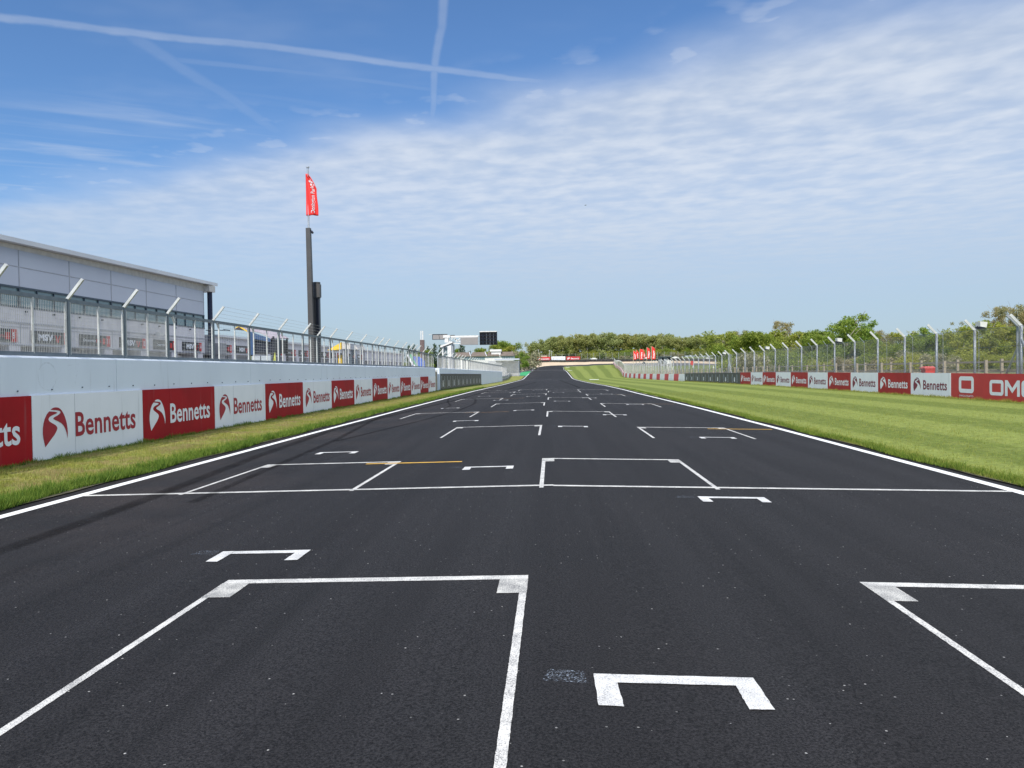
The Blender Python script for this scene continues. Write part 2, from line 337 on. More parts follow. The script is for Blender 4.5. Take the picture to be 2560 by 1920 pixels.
# ------------------------------------------------------------------ mesh helpers
class MB:
    def __init__(s): s.v = []; s.f = []; s.st = []
    def add(s, vs, fs):
        o = len(s.v); s.st.append((o, len(s.f))); s.v += [tuple(p) for p in vs]; s.f += [tuple(i + o for i in f) for f in fs]; return s
    def box(s, x0, x1, y0, y1, z0, z1, M4=None):
        vs = [Vector((x, y, z)) for z in (z0, z1) for y in (y0, y1) for x in (x0, x1)]
        if M4 is not None: vs = [M4 @ p for p in vs]
        return s.add(vs, [(0, 2, 3, 1), (4, 5, 7, 6), (0, 1, 5, 4), (2, 6, 7, 3), (0, 4, 6, 2), (1, 3, 7, 5)])
    def bar(s, a, b, w, h=None, up=(0, 0, 1)):
        a = Vector(a); b = Vector(b); h = w if h is None else h; d = (b - a); L = d.length
        if L < 1e-6: return s
        d /= L; u = Vector(up)
        if abs(d.dot(u)) > .98: u = Vector((0, 1, 0))
        r = d.cross(u).normalized(); q = r.cross(d)
        vs = [p + r * i * w / 2 + q * j * h / 2 for p in (a, b) for i, j in ((-1, -1), (1, -1), (1, 1), (-1, 1))]
        return s.add(vs, [(0, 1, 2, 3), (4, 7, 6, 5), (0, 4, 5, 1), (1, 5, 6, 2), (2, 6, 7, 3), (3, 7, 4, 0)])
    def tri(s, a, b, w):
        a = Vector(a); b = Vector(b); d = (b - a).normalized(); u = Vector((0, 0, 1)) if abs(d.z) < .9 else Vector((1, 0, 0))
        r = d.cross(u).normalized(); q = r.cross(d)
        off = [r * math.cos(t) * w * .58 + q * math.sin(t) * w * .58 for t in (0, 2.094, 4.189)]
        return s.add([a + o for o in off] + [b + o for o in off], [(0, 1, 4, 3), (1, 2, 5, 4), (2, 0, 3, 5)])
    def tube(s, a, b, r0, r1=None, n=8, caps=True):
        a = Vector(a); b = Vector(b); r1 = r0 if r1 is None else r1; d = (b - a).normalized()
        u = Vector((0, 0, 1)) if abs(d.z) < .9 else Vector((1, 0, 0)); r = d.cross(u).normalized(); q = r.cross(d)
        vs = [p + (r * math.cos(6.2832 * i / n) + q * math.sin(6.2832 * i / n)) * k for p, k in ((a, r0), (b, r1)) for i in range(n)]
        fs = [(i, (i + 1) % n, n + (i + 1) % n, n + i) for i in range(n)]
        if caps: fs += [tuple(range(n - 1, -1, -1)), tuple(range(n, 2 * n))]
        return s.add(vs, fs)
    def poly(s, pts): return s.add(pts, [tuple(range(len(pts)))])
    def mesh(s, name, m, smooth=False):
        me = bpy.data.meshes.new(name); me.from_pydata(s.v, [], s.f); me.materials.append(m); me.update()
        if smooth: me.polygons.foreach_set('use_smooth', [True] * len(me.polygons))
        return me
    def each(s, name, m, parent=None, group=1):
        """one object for each piece that was added"""
        out = []; b = s.st + [(len(s.v), len(s.f))]
        for i in range(0, len(s.st), group):
            (v0, f0), (v1, f1) = b[i], b[min(i + group, len(s.st))]
            q = MB(); q.v = s.v[v0:v1]; q.f = [tuple(k - v0 for k in f) for f in s.f[f0:f1]]; out.append(q.build(name, m, parent))
        return out
    def build(s, name, m, parent=None, smooth=False, loc=None):
        return link(name, s.mesh(name, m, smooth), parent, loc)

def link(name, me, parent=None, loc=None):
    o = bpy.data.objects.new(name, me); COL.objects.link(o); o.parent = parent
    if loc is not None: o.location = loc
    return o
def tag(o, label=None, cat=None, group=None, kind=None):
    for k, v in (('label', label), ('category', cat), ('group', group), ('kind', kind)):
        if v: o[k] = v
    return o
def thing(name, label, cat, loc=(0, 0, 0), rz=0., group=None):
    o = bpy.data.objects.new(name, None); COL.objects.link(o); o.location = loc; o.rotation_euler = (0, 0, rz)
    o.empty_display_size = .3
    return tag(o, label, cat, group)
KIDS = {}
def kids(o):
    return [c for c in COL.objects if c.parent == o]
def copy_tree(o, label=None, loc=None, rot=None, tree=None):
    tree = tree or snapshot(o)
    def rec(node, parent):
        src, ch = node; c = src.copy(); COL.objects.link(c); c.parent = parent
        for k in ch: rec(k, c)
        return c
    c = rec(tree, None)
    if label: c['label'] = label
    if loc is not None: c.location = loc
    if rot is not None: c.rotation_euler = rot
    return c
def snapshot(o): return (o, [snapshot(c) for c in kids(o)])
ORD = ['first', 'second', 'third', 'fourth', 'fifth', 'sixth', 'seventh', 'eighth', 'ninth', 'tenth', 'eleventh', 'twelfth', 'thirteenth', 'fourteenth', 'fifteenth', 'sixteenth']

_txt = {}
def text_mb(s, w, h, mb, x, z, y=-.003, bold=.0, rot=0.):
    """adds lettering, fitted into w x h, facing -Y, lower left corner at (x, z)"""
    key = (s, bold)
    if key not in _txt:
        cu = bpy.data.curves.new('t', 'FONT'); cu.body = s; cu.size = 1; cu.offset = bold; cu.resolution_u = 3; cu.space_character = 1.0 + bold * 1.5
        o = bpy.data.objects.new('t', cu); COL.objects.link(o)
        dg = bpy.context.evaluated_depsgraph_get(); me = bpy.data.meshes.new_from_object(o.evaluated_get(dg))
        vs = [(v.co.x, v.co.y) for v in me.vertices]; fs = [tuple(p.vertices) for p in me.polygons]
        bpy.data.objects.remove(o); bpy.data.curves.remove(cu); bpy.data.meshes.remove(me)
        x0 = min(v[0] for v in vs); x1 = max(v[0] for v in vs); y0 = min(v[1] for v in vs); y1 = max(v[1] for v in vs)
        _txt[key] = ([((a - x0) / (x1 - x0), (b - y0) / (y1 - y0)) for a, b in vs], fs)
    vs, fs = _txt[key]
    if rot: mb.add([(x + w * (1 - b) , y, z + h * a) for a, b in vs], fs)      # reads upwards
    else: mb.add([(x + a * w, y, z + b * h) for a, b in vs], fs)
    return mb
# ------------------------------------------------------------------ ground sheets
def drape(name, poly, off, m, parent=None, attr=None):
    bm = bmesh.new(); vs = [bm.verts.new((x, y, 0)) for x, y in poly]; bm.faces.new(vs)
    bmesh.ops.triangulate(bm, faces=bm.faces[:])
    xs = [p[0] for p in poly]; ys = [p[1] for p in poly]
    for yy, _ in PY:
        if min(ys) < yy < max(ys): bmesh.ops.bisect_plane(bm, geom=bm.verts[:] + bm.edges[:] + bm.faces[:], plane_co=(0, yy, 0), plane_no=(0, 1, 0))
    for xx, _ in CX:
        if min(xs) < xx < max(xs): bmesh.ops.bisect_plane(bm, geom=bm.verts[:] + bm.edges[:] + bm.faces[:], plane_co=(xx, 0, 0), plane_no=(1, 0, 0))
    for v in bm.verts: v.co.z = G(v.co.x, v.co.y) + off
    bmesh.ops.recalc_face_normals(bm, faces=bm.faces[:])
    me = bpy.data.meshes.new(name); bm.to_mesh(me); bm.free()
    if me.polygons and me.polygons[0].normal.z < 0: me.flip_normals()
    me.materials.append(m)
    return link(name, me, parent)

mb = MB(); gx = sorted(set([a for a, b in CX] + [-1000, -300, 100, 300, 1000])); gy = sorted(set([a for a, b in PY] + [1000, 2000]))
mb.v = [(x, y, G(x, y)) for y in gy for x in gx]; nx = len(gx)
mb.f = [(j * nx + i, j * nx + i + 1, (j + 1) * nx + i + 1, (j + 1) * nx + i) for j in range(len(gy) - 1) for i in range(nx - 1)]
tag(mb.build('ground', M['ground']), 'rough green meadow ground around the racetrack', 'ground', kind='structure')

LEFT = [(-50, -6.3), (52, -6.3), (85, -6.35), (130, -6.7), (188, -6.9), (229, -7.0), (330, -8.4), (357, -7.8)]
RIGHT = [(-50, 5.76), (30, 5.74), (50, 5.55), (80, 5.6), (108, 5.15), (160, 4.85), (222, 4.85), (308, 5.25), (330, 5.2), (351, 5.05)]
def lx(y): return float(np.interp(y, [a for a, b in LEFT], [b for a, b in LEFT]))
def rx(y): return float(np.interp(y, [a for a, b in RIGHT], [b for a, b in RIGHT]))
ys = sorted(set([a for a, b in PY if a <= 330] + [a for a, b in LEFT + RIGHT if a <= 330] + list(range(-50, 331, 10))))
def edge_jit(y): return .07 * math.sin(y * 1.7) * math.sin(y * .61) + .04 * math.sin(y * 5.1)
mb = MB()
for y in ys:
    l = lx(y) - .36; r = rx(y) + .30
    for x in (l, 0, r): mb.v.append((x, y, G(x, y) + .004))
mb.f = [(3 * j + i, 3 * j + i + 1, 3 * j + i + 4, 3 * j + i + 3) for j in range(len(ys) - 1) for i in (0, 1)]
# -6.4 breakpoint of the cross profile: add it as its own column
mb = MB()
for y in ys:
    l = min(lx(y) - .36, -6.41); r = max(rx(y) + .30, 0.1)
    row = [l, -6.4, 0, r]
    for x in row: mb.v.append((x, y, G(x, y) + .004))
mb.f = [(4 * j + i, 4 * j + i + 1, 4 * j + i + 5, 4 * j + i + 4) for j in range(len(ys) - 1) for i in range(3)]
road = tag(mb.build('racetrack', M['asphalt']), 'dark asphalt racetrack straight with painted grid boxes', 'road', kind='structure')

drape('corner_tarmac', [(-11.2, 206), (-12.6, 237.6), (-12.2, 300), (-12, 318), (-9.2, 351), (-3.8, 364.6), (3.9, 370.5), (17.5, 371.4), (30.6, 367), (50, 356), (66, 340), (80, 315), (88, 280), (90, 120), (50, 120), (56, 200), (60, 260), (52, 305), (42, 335), (29, 358.5), (19, 361.3), (9.5, 361.3), (7.2, 360.3), (5.6, 357), (5.05, 351), (5.1, 318), (-7, 318), (-7.1, 206)], .008, M['asphalt_old'])
bpy.data.objects['corner_tarmac']['kind'] = 'structure'; bpy.data.objects['corner_tarmac']['label'] = 'older grey tarmac of the bend and the run-off beyond the straight'
drape('corner_road', [(-8.4, 330.1), (-8.0, 351), (-3.6, 364), (3.9, 369.5), (17.5, 370.2), (30, 365.6), (29, 359.5), (19, 362.3), (9.5, 362.3), (6.8, 361), (5.2, 357.5), (5.1, 351), (5.2, 330.1)], .012, M['asphalt'], None)
tag(bpy.data.objects['corner_road'], 'dark asphalt of the racetrack bending right at the far end', 'road', kind='structure')
g = drape('gravel_trap', [(-16.4, 300), (-25, 345), (-19.5, 380), (-12, 403), (0, 404.5), (12.6, 401), (32, 387), (68, 362), (88, 343), (110, 300), (110, 240), (89, 280), (80.5, 315.5), (66.5, 340.5), (50.5, 356.5), (30.8, 367.3), (17.5, 371.7), (3.9, 370.8), (-3.9, 364.9), (-9.4, 351.3), (-12.2, 318.3)], .006, M['gravel'])
tag(g, 'pale beige gravel trap outside the far bend', 'gravel trap', kind='structure')
g = drape('painted_runoff', [(-10.95, 209), (-11.0, 225), (-10.7, 242), (-9.6, 275), (-8.1, 295), (-7.55, 262), (-7.15, 230), (-7.1, 209)], .016, M['green'])
tag(g, 'bright green painted run-off strip by the left track edge', 'painted run-off', kind='structure')
g = drape('pit_lane', [(-9.7, -20), (-9.7, 190), (-60, 190), (-60, -20)], .004, M['paddock']); tag(g, 'grey pit lane behind the white wall', 'pit lane', kind='structure')
g = drape('sandy_path', [(24, 15), (24, 60), (31, 100), (40, 112), (52, 112), (42, 90), (34, 55), (33, 15)], .005, M['sand']); tag(g, 'pale sandy path behind the timber fence', 'path', kind='structure')

# verges
def strip(name, ys, a, b, ncol, off, m, label, cat):
    mb = MB(); at = []
    for y in ys:
        x0, x1 = a(y), b(y)
        for i in range(ncol + 1):
            t_ = i / ncol; x = x0 + (x1 - x0) * t_; jit = edge_jit(y) if i == 0 else 0
            mb.v.append((x + jit, y, G(x, y) + off)); at.append(t_)
    n = ncol + 1
    mb.f = [(j * n + i, j * n + i + 1, (j + 1) * n + i + 1, (j + 1) * n + i) for j in range(len(ys) - 1) for i in range(ncol)]
    o = mb.build(name, m); me = o.data
    if me.polygons[0].normal.z < 0: me.flip_normals()
    A = me.attributes.new('mow', 'FLOAT', 'POINT'); A.data.foreach_set('value', at)
    return tag(o, label, cat, kind='structure')
BAR = [(-20, 17.2), (180, 17.2), (190, 17.5), (204, 18.6), (254, 22.2), (300, 25.6), (338, 27.9), (366, 29.2)]
def bxr(y): return float(np.interp(y, [a for a, b in BAR], [b for a, b in BAR]))
vy = [y * 1.0 for y in range(-15, 60, 1)] + [y * 2.0 for y in range(30, 176)] + [354, 356, 357.5]
strip('mown_verge', vy, lambda y: rx(y) + .24, lambda y: bxr(y) + .2, 26, .022, M['mown'], 'striped mown grass between the track and the right-hand barrier', 'grass')
strip('rough_verge', [y * 1.0 for y in range(-15, 209)], lambda y: lx(y) - .30, lambda y: -9.6 if y < 143 else float(np.interp(y, [143, 208], [-9.6, -11.2])), 6, .02, M['verge'], 'rough sunlit grass strip between the track and the pit wall', 'grass')

# ------------------------------------------------------------------ track paint
def quad_strip(pts, w, off, name, m, label=None, attr=False):
    """flat ribbon along a polyline, draped on the road"""
    P2 = []
    for (x0, y0), (x1, y1) in zip(pts, pts[1:]):
        n = max(1, int(math.hypot(x1 - x0, y1 - y0) / 2.0)); P2 += [(x0 + (x1 - x0) * i / n, y0 + (y1 - y0) * i / n) for i in range(n)]
    P2.append(pts[-1]); mb = MB(); at = []
    for i, (x, y) in enumerate(P2):
        a = P2[max(i - 1, 0)]; b = P2[min(i + 1, len(P2) - 1)]; dx, dy = b[0] - a[0], b[1] - a[1]; L = math.hypot(dx, dy)
        nx_, ny_ = dy / L * w / 2, -dx / L * w / 2
        for s in (-1, 1):
            X, Y = x + nx_ * s, y + ny_ * s; mb.v.append((X, Y, G(X, Y) + off)); at.append(float(s))
    mb.f = [(2 * i, 2 * i + 1, 2 * i + 3, 2 * i + 2) for i in range(len(P2) - 1)]
    o = mb.build(name, m, road)
    if o.data.polygons[0].normal.z < 0: o.data.flip_normals()
    if attr: o.data.attributes.new('across', 'FLOAT', 'POINT').data.foreach_set('value', at)
    if label: o['label'] = label
    return o
quad_strip([(lx(y), y) for y in ys], .165, .0075, 'edge_line', M['paint_edge'], 'solid white line along the left track edge')
quad_strip([(rx(y), y) for y in ys] + [(5.07, 351), (5.5, 356.6), (7.2, 359.9), (9.5, 360.9), (12, 361)], .165, .0078, 'edge_line', M['paint_edge'], 'solid white line along the right track edge')
quad_strip([(-8.4, 330), (-7.9, 357)], .3, .016, 'edge_line', M['paint_edge'])

_jr = random.Random(3)
def paint(name, rects, m, off=.012, label=None, jit=0.):
    """rects: list of 4-corner polygons in ground coordinates, merged into one flat painted mark"""
    mb = MB()
    off = .004 + (off - .004) * .28
    for k, q in enumerate(rects):
        vs = []; P_ = list(q)
        if jit:
            P_ = []
            for (xa, ya), (xb, yb) in zip(q, q[1:] + q[:1]):
                n = max(1, int(math.hypot(xb - xa, yb - ya) / .028))
                for i in range(n):
                    e = jit if 0 < i else jit * .4
                    P_.append((xa + (xb - xa) * i / n + _jr.uniform(-e, e), ya + (yb - ya) * i / n + _jr.uniform(-e, e)))
        for x, y in P_: vs.append((x, y, G(x, y) + off + k * .0003))
        mb.poly(vs)
    o = mb.build(name, m, road)
    for p in o.data.polygons:
        if p.normal.z < 0: o.data.flip_normals(); break
    if label: o['label'] = label
    return o
def rc(x0, x1, y0, y1): return [(x0, y0), (x1, y0), (x1, y1), (x0, y1)]
def split(x0, x1, y0, y1):
    if x0 < 0 < x1: return [rc(x0, 0, y0, y1), rc(0, x1, y0, y1)]
    return [rc(x0, x1, y0, y1)]
# car grid boxes: left x, right x, front y
BOX = [(-2.42, -.19, 5.5), (2.15, 4.43, 5.46), (-4.9, -2.58, 12.8), (-.18, 2.08, 12.72), (-2.58, -.28, 20.35), (2.17, 4.4, 19.8), (-5.08, -2.7, 28.1), (-.2, 2.02, 27.15),
       (-2.59, -.33, 34.8), (2.1, 4.39, 33.93), (-5.05, -2.7, 42.2), (-.24, 1.97, 41.2), (-2.53, -.36, 48.6), (2.05, 4.25, 47.4), (-4.95, -2.65, 55.4), (-.3, 1.95, 54.5), (-2.6, -.4, 60.6), (1.93, 4.12, 59.0)]
for i, (a, b, y) in enumerate(BOX):
    d = min(.10, .11); L = 3.15
    fr = split(a, b, y - .10, y)
    lw_ = .048 if i < 2 else .055
    legs = [rc(a, a + lw_, y - L, y - .095), rc(b - lw_, b, y - L, y - .095)]
    o = paint('grid_box', fr + legs, M['paint_worn'], .012, None, .0014 if i < 2 else 0)
    cs = [rc(a - .002, a + .20, y - .44, y - .09), rc(b - .20, b + .002, y - .44, y - .09)]
    for c_ in cs: paint('corner_patch', [c_], M['paint_fill'], .0165, None, .0014 if i < 2 else 0)
SLOT = [(.185, 3.71), (-2.86, 6.41), (1.69, 9.02), (-1.38, 11.82), (-4.55, 14.62), (3.22, 17.0), (.14, 19.9), (-3.02, 23.1), (1.66, 25.3), (-1.45, 28.4), (-4.66, 31.8), (3.16, 33.0), (.07, 36.1), (-3.04, 39.25), (1.58, 40.8), (-1.49, 43.9), (-4.56, 46.7), (3.0, 48.0), (.02, 50.7), (-3.0, 53.4), (-1.5, 58.4), (-4.44, 61.1)]
rn = random.Random(5)
for i, (x, y) in enumerate(SLOT):
    w = .77; j = [rn.uniform(-.006, .006) for _ in range(8)]
    fr = [[(x + .105, y - .10 + j[0]), (x + w - .105, y - .10 + j[1]), (x + w - .105, y), (x + .105, y)]]
    ft = [[(x + j[2], y - .35), (x + .11 + j[3], y - .355), (x + .105, y), (x, y)], [(x + w - .11 + j[4], y - .35), (x + w + j[5], y - .345), (x + w, y), (x + w - .105, y)]]
    paint('grid_slot', fr + ft, M['paint'], .0195, None, .0022 if i < 4 else 0)
    if i < 9: paint('erased_mark', [[(x - .25, y - .09), (x - .03, y - .11), (x - .05, y + .03), (x - .22, y + .05)]], M['paint_ghost'], .0165, 'faint bluish smudge of erased paint' if i == 0 else None)
for x0, x1, y in ((-3.12, -1.51, 12.53), (3.9, 5.5, 19.37), (-3.2, -1.58, 27.6), (3.92, 5.35, 33.6), (-3.1, -1.5, 41.5), (3.9, 5.1, 46.9)):
    paint('yellow_line', [rc(x0, x1, y - .05, y + .05)], M['yellow'] if y < 25 else M['orange_thin'], .02)
paint('start_line', [rc(-6.22, 0, 9.70, 9.80), rc(0, 5.68, 9.66, 9.76)], M['paint_worn'], .0215, 'thin speckled white line right across the track')
paint('cross_line', [rc(-6.2, 0, 61.4, 61.55), rc(0, 5.5, 59.7, 59.85)], M['paint_thin'], .022)
paint('cross_line', [rc(-6.6, 0, 155, 155.4), rc(0, 4.7, 148, 148.4)], M['paint_thin'], .02)
for pts, w in (([(-5.0, 2), (-4.98, 5), (-5.02, 7.24), (-5.08, 8.54), (-5.3, 10.94), (-5.64, 14.3), (-6.0, 20)], .32), ([(-4.4, 9.0), (-4.7, 13), (-5.05, 17.64), (-5.42, 20.81), (-6.01, 25.81), (-6.15, 31)], .2),
               ([(-5.93, 43.14), (-5.3, 38.31), (-4.9, 36), (-4.55, 33.71), (-4.5, 31)], .16), ([(-4.74, 44.21), (-4.2, 41.5), (-3.95, 38.96), (-3.7, 36), (-3.62, 33.75), (-3.66, 29.5), (-4.05, 24.3), (-4.34, 21.61), (-4.9, 17)], .18),
               ([(-6.0, 20), (-5.7, 30), (-5.2, 42), (-5.0, 60)], .3), ([(-3.9, 60), (-3.2, 90), (-2.5, 120)], .4), ([(2.4, 66), (2.2, 90), (1.5, 140)], .4)):
    quad_strip(pts, w, .0125 if w == .32 else .0122 + w * .002, 'skid_mark', M['skid'], None, True)
# small white kerb boards lying in the grass
for k, (x, y) in enumerate(((7.2, 352), (7.0, 300), (8.3, 151))):
    o = MB().box(-.9, .9, -.25, .25, 0, .08).build('marker_slab', M['white'], None, loc=(x, y, G(x, y) + .015))
    tag(o, ['pale slab in the grass at the apex of the far bend', 'pale slab in the grass halfway down the far straight', 'nearest pale slab in the grass where the track dips'][k], 'slab', 'pale slabs in the infield grass')

# ------------------------------------------------------------------ grass blades
def blades(name, n, region, h, w, m, label, seed, bias=1.0, thick=None):
    rng = np.random.default_rng(seed); xs, ys_ = region(rng, n)
    n = len(xs); z = np.interp(ys_, *_py) + np.interp(xs, *_cx) + .015
    ang = rng.uniform(0, 2 * np.pi, n); hh = h * rng.uniform(.45, 1.25, n) * (thick(xs, ys_) if thick else 1); ww = w * rng.uniform(.6, 1.3, n) * (1 + ys_ / 40)
    lean = hh * rng.uniform(.1, .75, n); la = rng.uniform(0, 2 * np.pi, n)
    bx_, by_ = np.cos(ang) * ww, np.sin(ang) * ww
    v = np.empty((n, 3, 3), np.float32)
    v[:, 0] = np.stack([xs - bx_, ys_ - by_, z], 1); v[:, 1] = np.stack([xs + bx_, ys_ + by_, z], 1)
    v[:, 2] = np.stack([xs + np.cos(la) * lean, ys_ + np.sin(la) * lean, z + hh], 1)
    me = bpy.data.meshes.new(name); me.vertices.add(3 * n); me.vertices.foreach_set('co', v.ravel())
    me.loops.add(3 * n); me.loops.foreach_set('vertex_index', np.arange(3 * n, dtype=np.int32))
    me.polygons.add(n); me.polygons.foreach_set('loop_start', np.arange(0, 3 * n, 3, dtype=np.int32)); me.polygons.foreach_set('loop_total', np.full(n, 3, np.int32))
    me.update(calc_edges=True); me.materials.append(m); me.validate()
    return tag(link(name, me), label, 'grass', kind='stuff')
def reg(x0, x1, y0, y1, p=2.0):
    def f(rng, n):
        u = rng.uniform(0, 1, n); y = y0 * (y1 / y0) ** u if y0 > 0 else rng.uniform(y0, y1, n)
        return rng.uniform(x0, x1, n), y
    return f
def clump(xs, ys):
    h1 = np.modf(np.abs(np.sin(np.floor(xs * 8) * 12.9898 + np.floor(ys * 7) * 78.233) * 43758.5453))[0]
    h2 = np.modf(np.abs(np.sin(np.floor(xs * 3 + .4) * 39.346 + np.floor(ys * 2.5) * 11.135) * 24634.63))[0]
    return .30 + .75 * h1 ** 1.5 + .65 * h2
blades('verge_grass', 125000, reg(-9.32, -6.72, 6.5, 60), .048, .0032, M['blade'], 'dry yellowish grass blades on the strip below the pit wall', 1, thick=clump)
def edge_reg(rng, n):
    u = rng.uniform(0, 1, n); y = 6.5 * (75 / 6.5) ** u
    x = -6.60 - np.abs(rng.normal(0, .25, n)) + .06 * np.sin(y * 1.7)
    return x, y
blades('verge_tufts', 60000, edge_reg, .105, .004, M['blade_g'], 'lush green tufts leaning over the left track edge', 2, thick=clump)
def right_reg(rng, n):
    u = rng.uniform(0, 1, n); y = 8. * (50 / 8.) ** u
    x = 6.02 + np.abs(rng.normal(0, 1., n)) * np.where(rng.uniform(0, 1, n) < .45, .25, 5.5)
    return np.minimum(x, 17.1), y
blades('mown_blades', 90000, right_reg, .05, .0035, M['blade_m'], 'short mown grass blades along the right track edge', 3, thick=clump)
def wall_reg(rng, n):
    u = rng.uniform(0, 1, n); y = 8. * (100 / 8.) ** u; return -9.3 + np.abs(rng.normal(0, .06, n)), y
blades('wall_foot_grass', 12000, wall_reg, .08, .005, M['blade_g'], 'taller grass at the foot of the advertising boards', 4, thick=clump)
def redge(rng, n):
    u = rng.uniform(0, 1, n); y = 8. * (70 / 8.) ** u; return 5.98 + np.abs(rng.normal(0, .16, n)) + .06 * np.sin(y * 1.3), y
blades('right_edge_tufts', 26000, redge, .085, .004, M['blade_g'], 'darker green tufts along the right track edge', 6, thick=clump)
def wall_reg2(rng, n):
    u = rng.uniform(0, 1, n); y = 20. * (100 / 20.) ** u; return 17.1 - np.abs(rng.normal(0, .08, n)), y
blades('board_foot_grass', 8000, wall_reg2, .10, .005, M['blade_m'], 'grass at the foot of the right-hand boards', 5, thick=clump)

# ------------------------------------------------------------------ advertising boards
BW = 3.66
EMB1 = [(622,875),(606,815),(592,745),(584,670),(587,600),(600,530),(622,465),(655,408),(697,366),(750,373),(800,380),(838,394),(822,405),(780,418),(735,432),(705,446),(686,466),(683,485),(694,507),(722,528),(765,553),(805,580),(826,605),(829,630),(815,662),(780,712),(700,793)]
EMB2 = [(722,346),(745,328),(775,318),(808,315),(850,321),(885,340),(920,378),(950,430),(975,490),(995,560),(1008,640),(1012,700),(1007,750),(1001,790),(996,740),(985,690),(965,640),(935,590),(900,555),(850,525),(800,502),(770,484),(765,472),(780,458),(830,440),(872,418),(890,400),(889,384),(872,370),(845,362),(800,356),(755,350)]
def emblem(mb, x, z, w, h, y=-.004):
    for E_ in (EMB1, EMB2): mb.poly([(x + (a - 583) / 429 * w, y, z + (875 - b) / 560 * h) for a, b in E_][::-1])
def sponsor_board(h, back, fg, name='advertising_board', w=BW, cat='advertising board', thick=.035):
    t = thing(name, 'x', cat)
    MB().box(.006, w - .006, -.0, thick, 0, h).build('panel', back, t)
    mb = MB(); emblem(mb, w * .075, h * .20, w * .195, h * .60); mb.build('emblem', fg, t)
    mb = MB(); text_mb('Bennetts', w * .58, h * .40, mb, w * .335, h * .295, -.004, .018); mb.build('lettering', fg, t)
    for xx in (w / 3,): MB().box(xx - .004, xx + .004, -.002, 0, 0, h).build('seam', M['joint_l'] if back is M['white'] else M['red'], t)
    return t
LW = -9.33
redL = sponsor_board(1.20, M['red'], M['letter']); whiteL = sponsor_board(1.20, M['white'], M['crimson'])
trees_ = {0: snapshot(redL), 1: snapshot(whiteL)}
def zat(x, y0, y1, lift): return G(x, (y0 + y1) / 2) + lift, math.atan2(G(x, y1) - G(x, y0), y1 - y0)
def place(src, tr, first, x, y0, y1, rz, label, group, lift=.0, w0=BW):
    if rz > 0: start = y0; sgn = 1
    else: start = y1; sgn = -1
    za = G(x, y0) + lift; zb = G(x, y1) + lift
    z0 = za if rz > 0 else zb; z1 = zb if rz > 0 else za
    o = src if first else copy_tree(src, tree=tr)
    o.location = (x, start, z0); o.rotation_euler = (0, -math.atan2(z1 - z0, y1 - y0), rz)
    o.scale = ((y1 - y0) / w0, 1, 1); o['label'] = label; o['group'] = group
    return o
used = set()
LY = [5.75, 9.45, 13.15, 16.85, 20.55, 24.27, 28.02, 31.72, 35.42, 39.05, 42.7, 46.3, 49.9, 53.45, 57.0, 60.5]
for k in range(-2, 13):
    y0, y1 = LY[k + 2], LY[k + 3]; red = (k % 2 != 0); i = 0 if red else 1
    n = (k + 2) // 2 if red is False else (k + 1) // 2
    which = ORD[(k + 3) // 2 if red else (k + 2) // 2] if k >= -1 else None
    lab = ('%s board on the left pit wall, %s %s one from the near end' % (('red', ORD[max(0, (k + 1) // 2)], 'red') if red else ('white', ORD[max(0, k // 2)], 'white'))) if k >= -1 else 'white board on the left pit wall behind the camera'
    place(redL if red else whiteL, trees_[i], i not in used, LW, y0, y1, R(90), lab, 'advertising boards on the left pit wall', .02); used.add(i)

def motif_board(h, n=1, name='dark_board'):
    """charcoal board with a grey oval, a blue twist and a small white plate"""
    t = thing(name, 'x', 'advertising board'); w = BW
    MB().box(.004, w - .004, 0, .035, 0, h).build('panel', M['black'], t)
    rg = MB(); bl = MB(); pl = MB(); st = w / n
    for i in range(n):
        cx = st * (i + .30); cz = h * .50; ra, rb = st * .13, h * .36
        N = 20; o_ = [(cx + ra * math.cos(6.2832 * j / N), -.003, cz + rb * math.sin(6.2832 * j / N)) for j in range(N)]
        i_ = [(cx + ra * .72 * math.cos(6.2832 * j / N), -.003, cz + rb * .84 * math.sin(6.2832 * j / N)) for j in range(N)]
        rg.add(o_ + i_, [(j, (j + 1) % N, N + (j + 1) % N, N + j) for j in range(N)])
        bl.poly([(cx - ra * .2, -.004, cz - rb * .7), (cx + ra * .35, -.004, cz - rb * .2), (cx - ra * .1, -.004, cz + rb * .1), (cx + ra * .3, -.004, cz + rb * .7), (cx - ra * .35, -.004, cz + rb * .3), (cx + ra * .1, -.004, cz - rb * .1)])
        px_ = st * .66; pl.poly([(px_, -.003, h * .22), (px_ + st * .22, -.003, h * .22), (px_ + st * .19, -.003, h * .60), (px_ + st * .05, -.003, h * .60)])
    rg.each('oval_mark', M['grey_print'], t); bl.each('twist_mark', M['grey_print'], t); pl.each('plate_mark', M['letter'], t)
    return t
dk = motif_board(1.42, 2, 'dark_board'); dkt = snapshot(dk)
for k in range(10):
    y0 = 63.3 + 3.66 * k
    place(dk, dkt, k == 0, LW, y0, y0 + BW, R(90), 'charcoal board on the far part of the pit wall, %s from its near end' % ORD[k], 'charcoal boards on the left pit wall', .0)
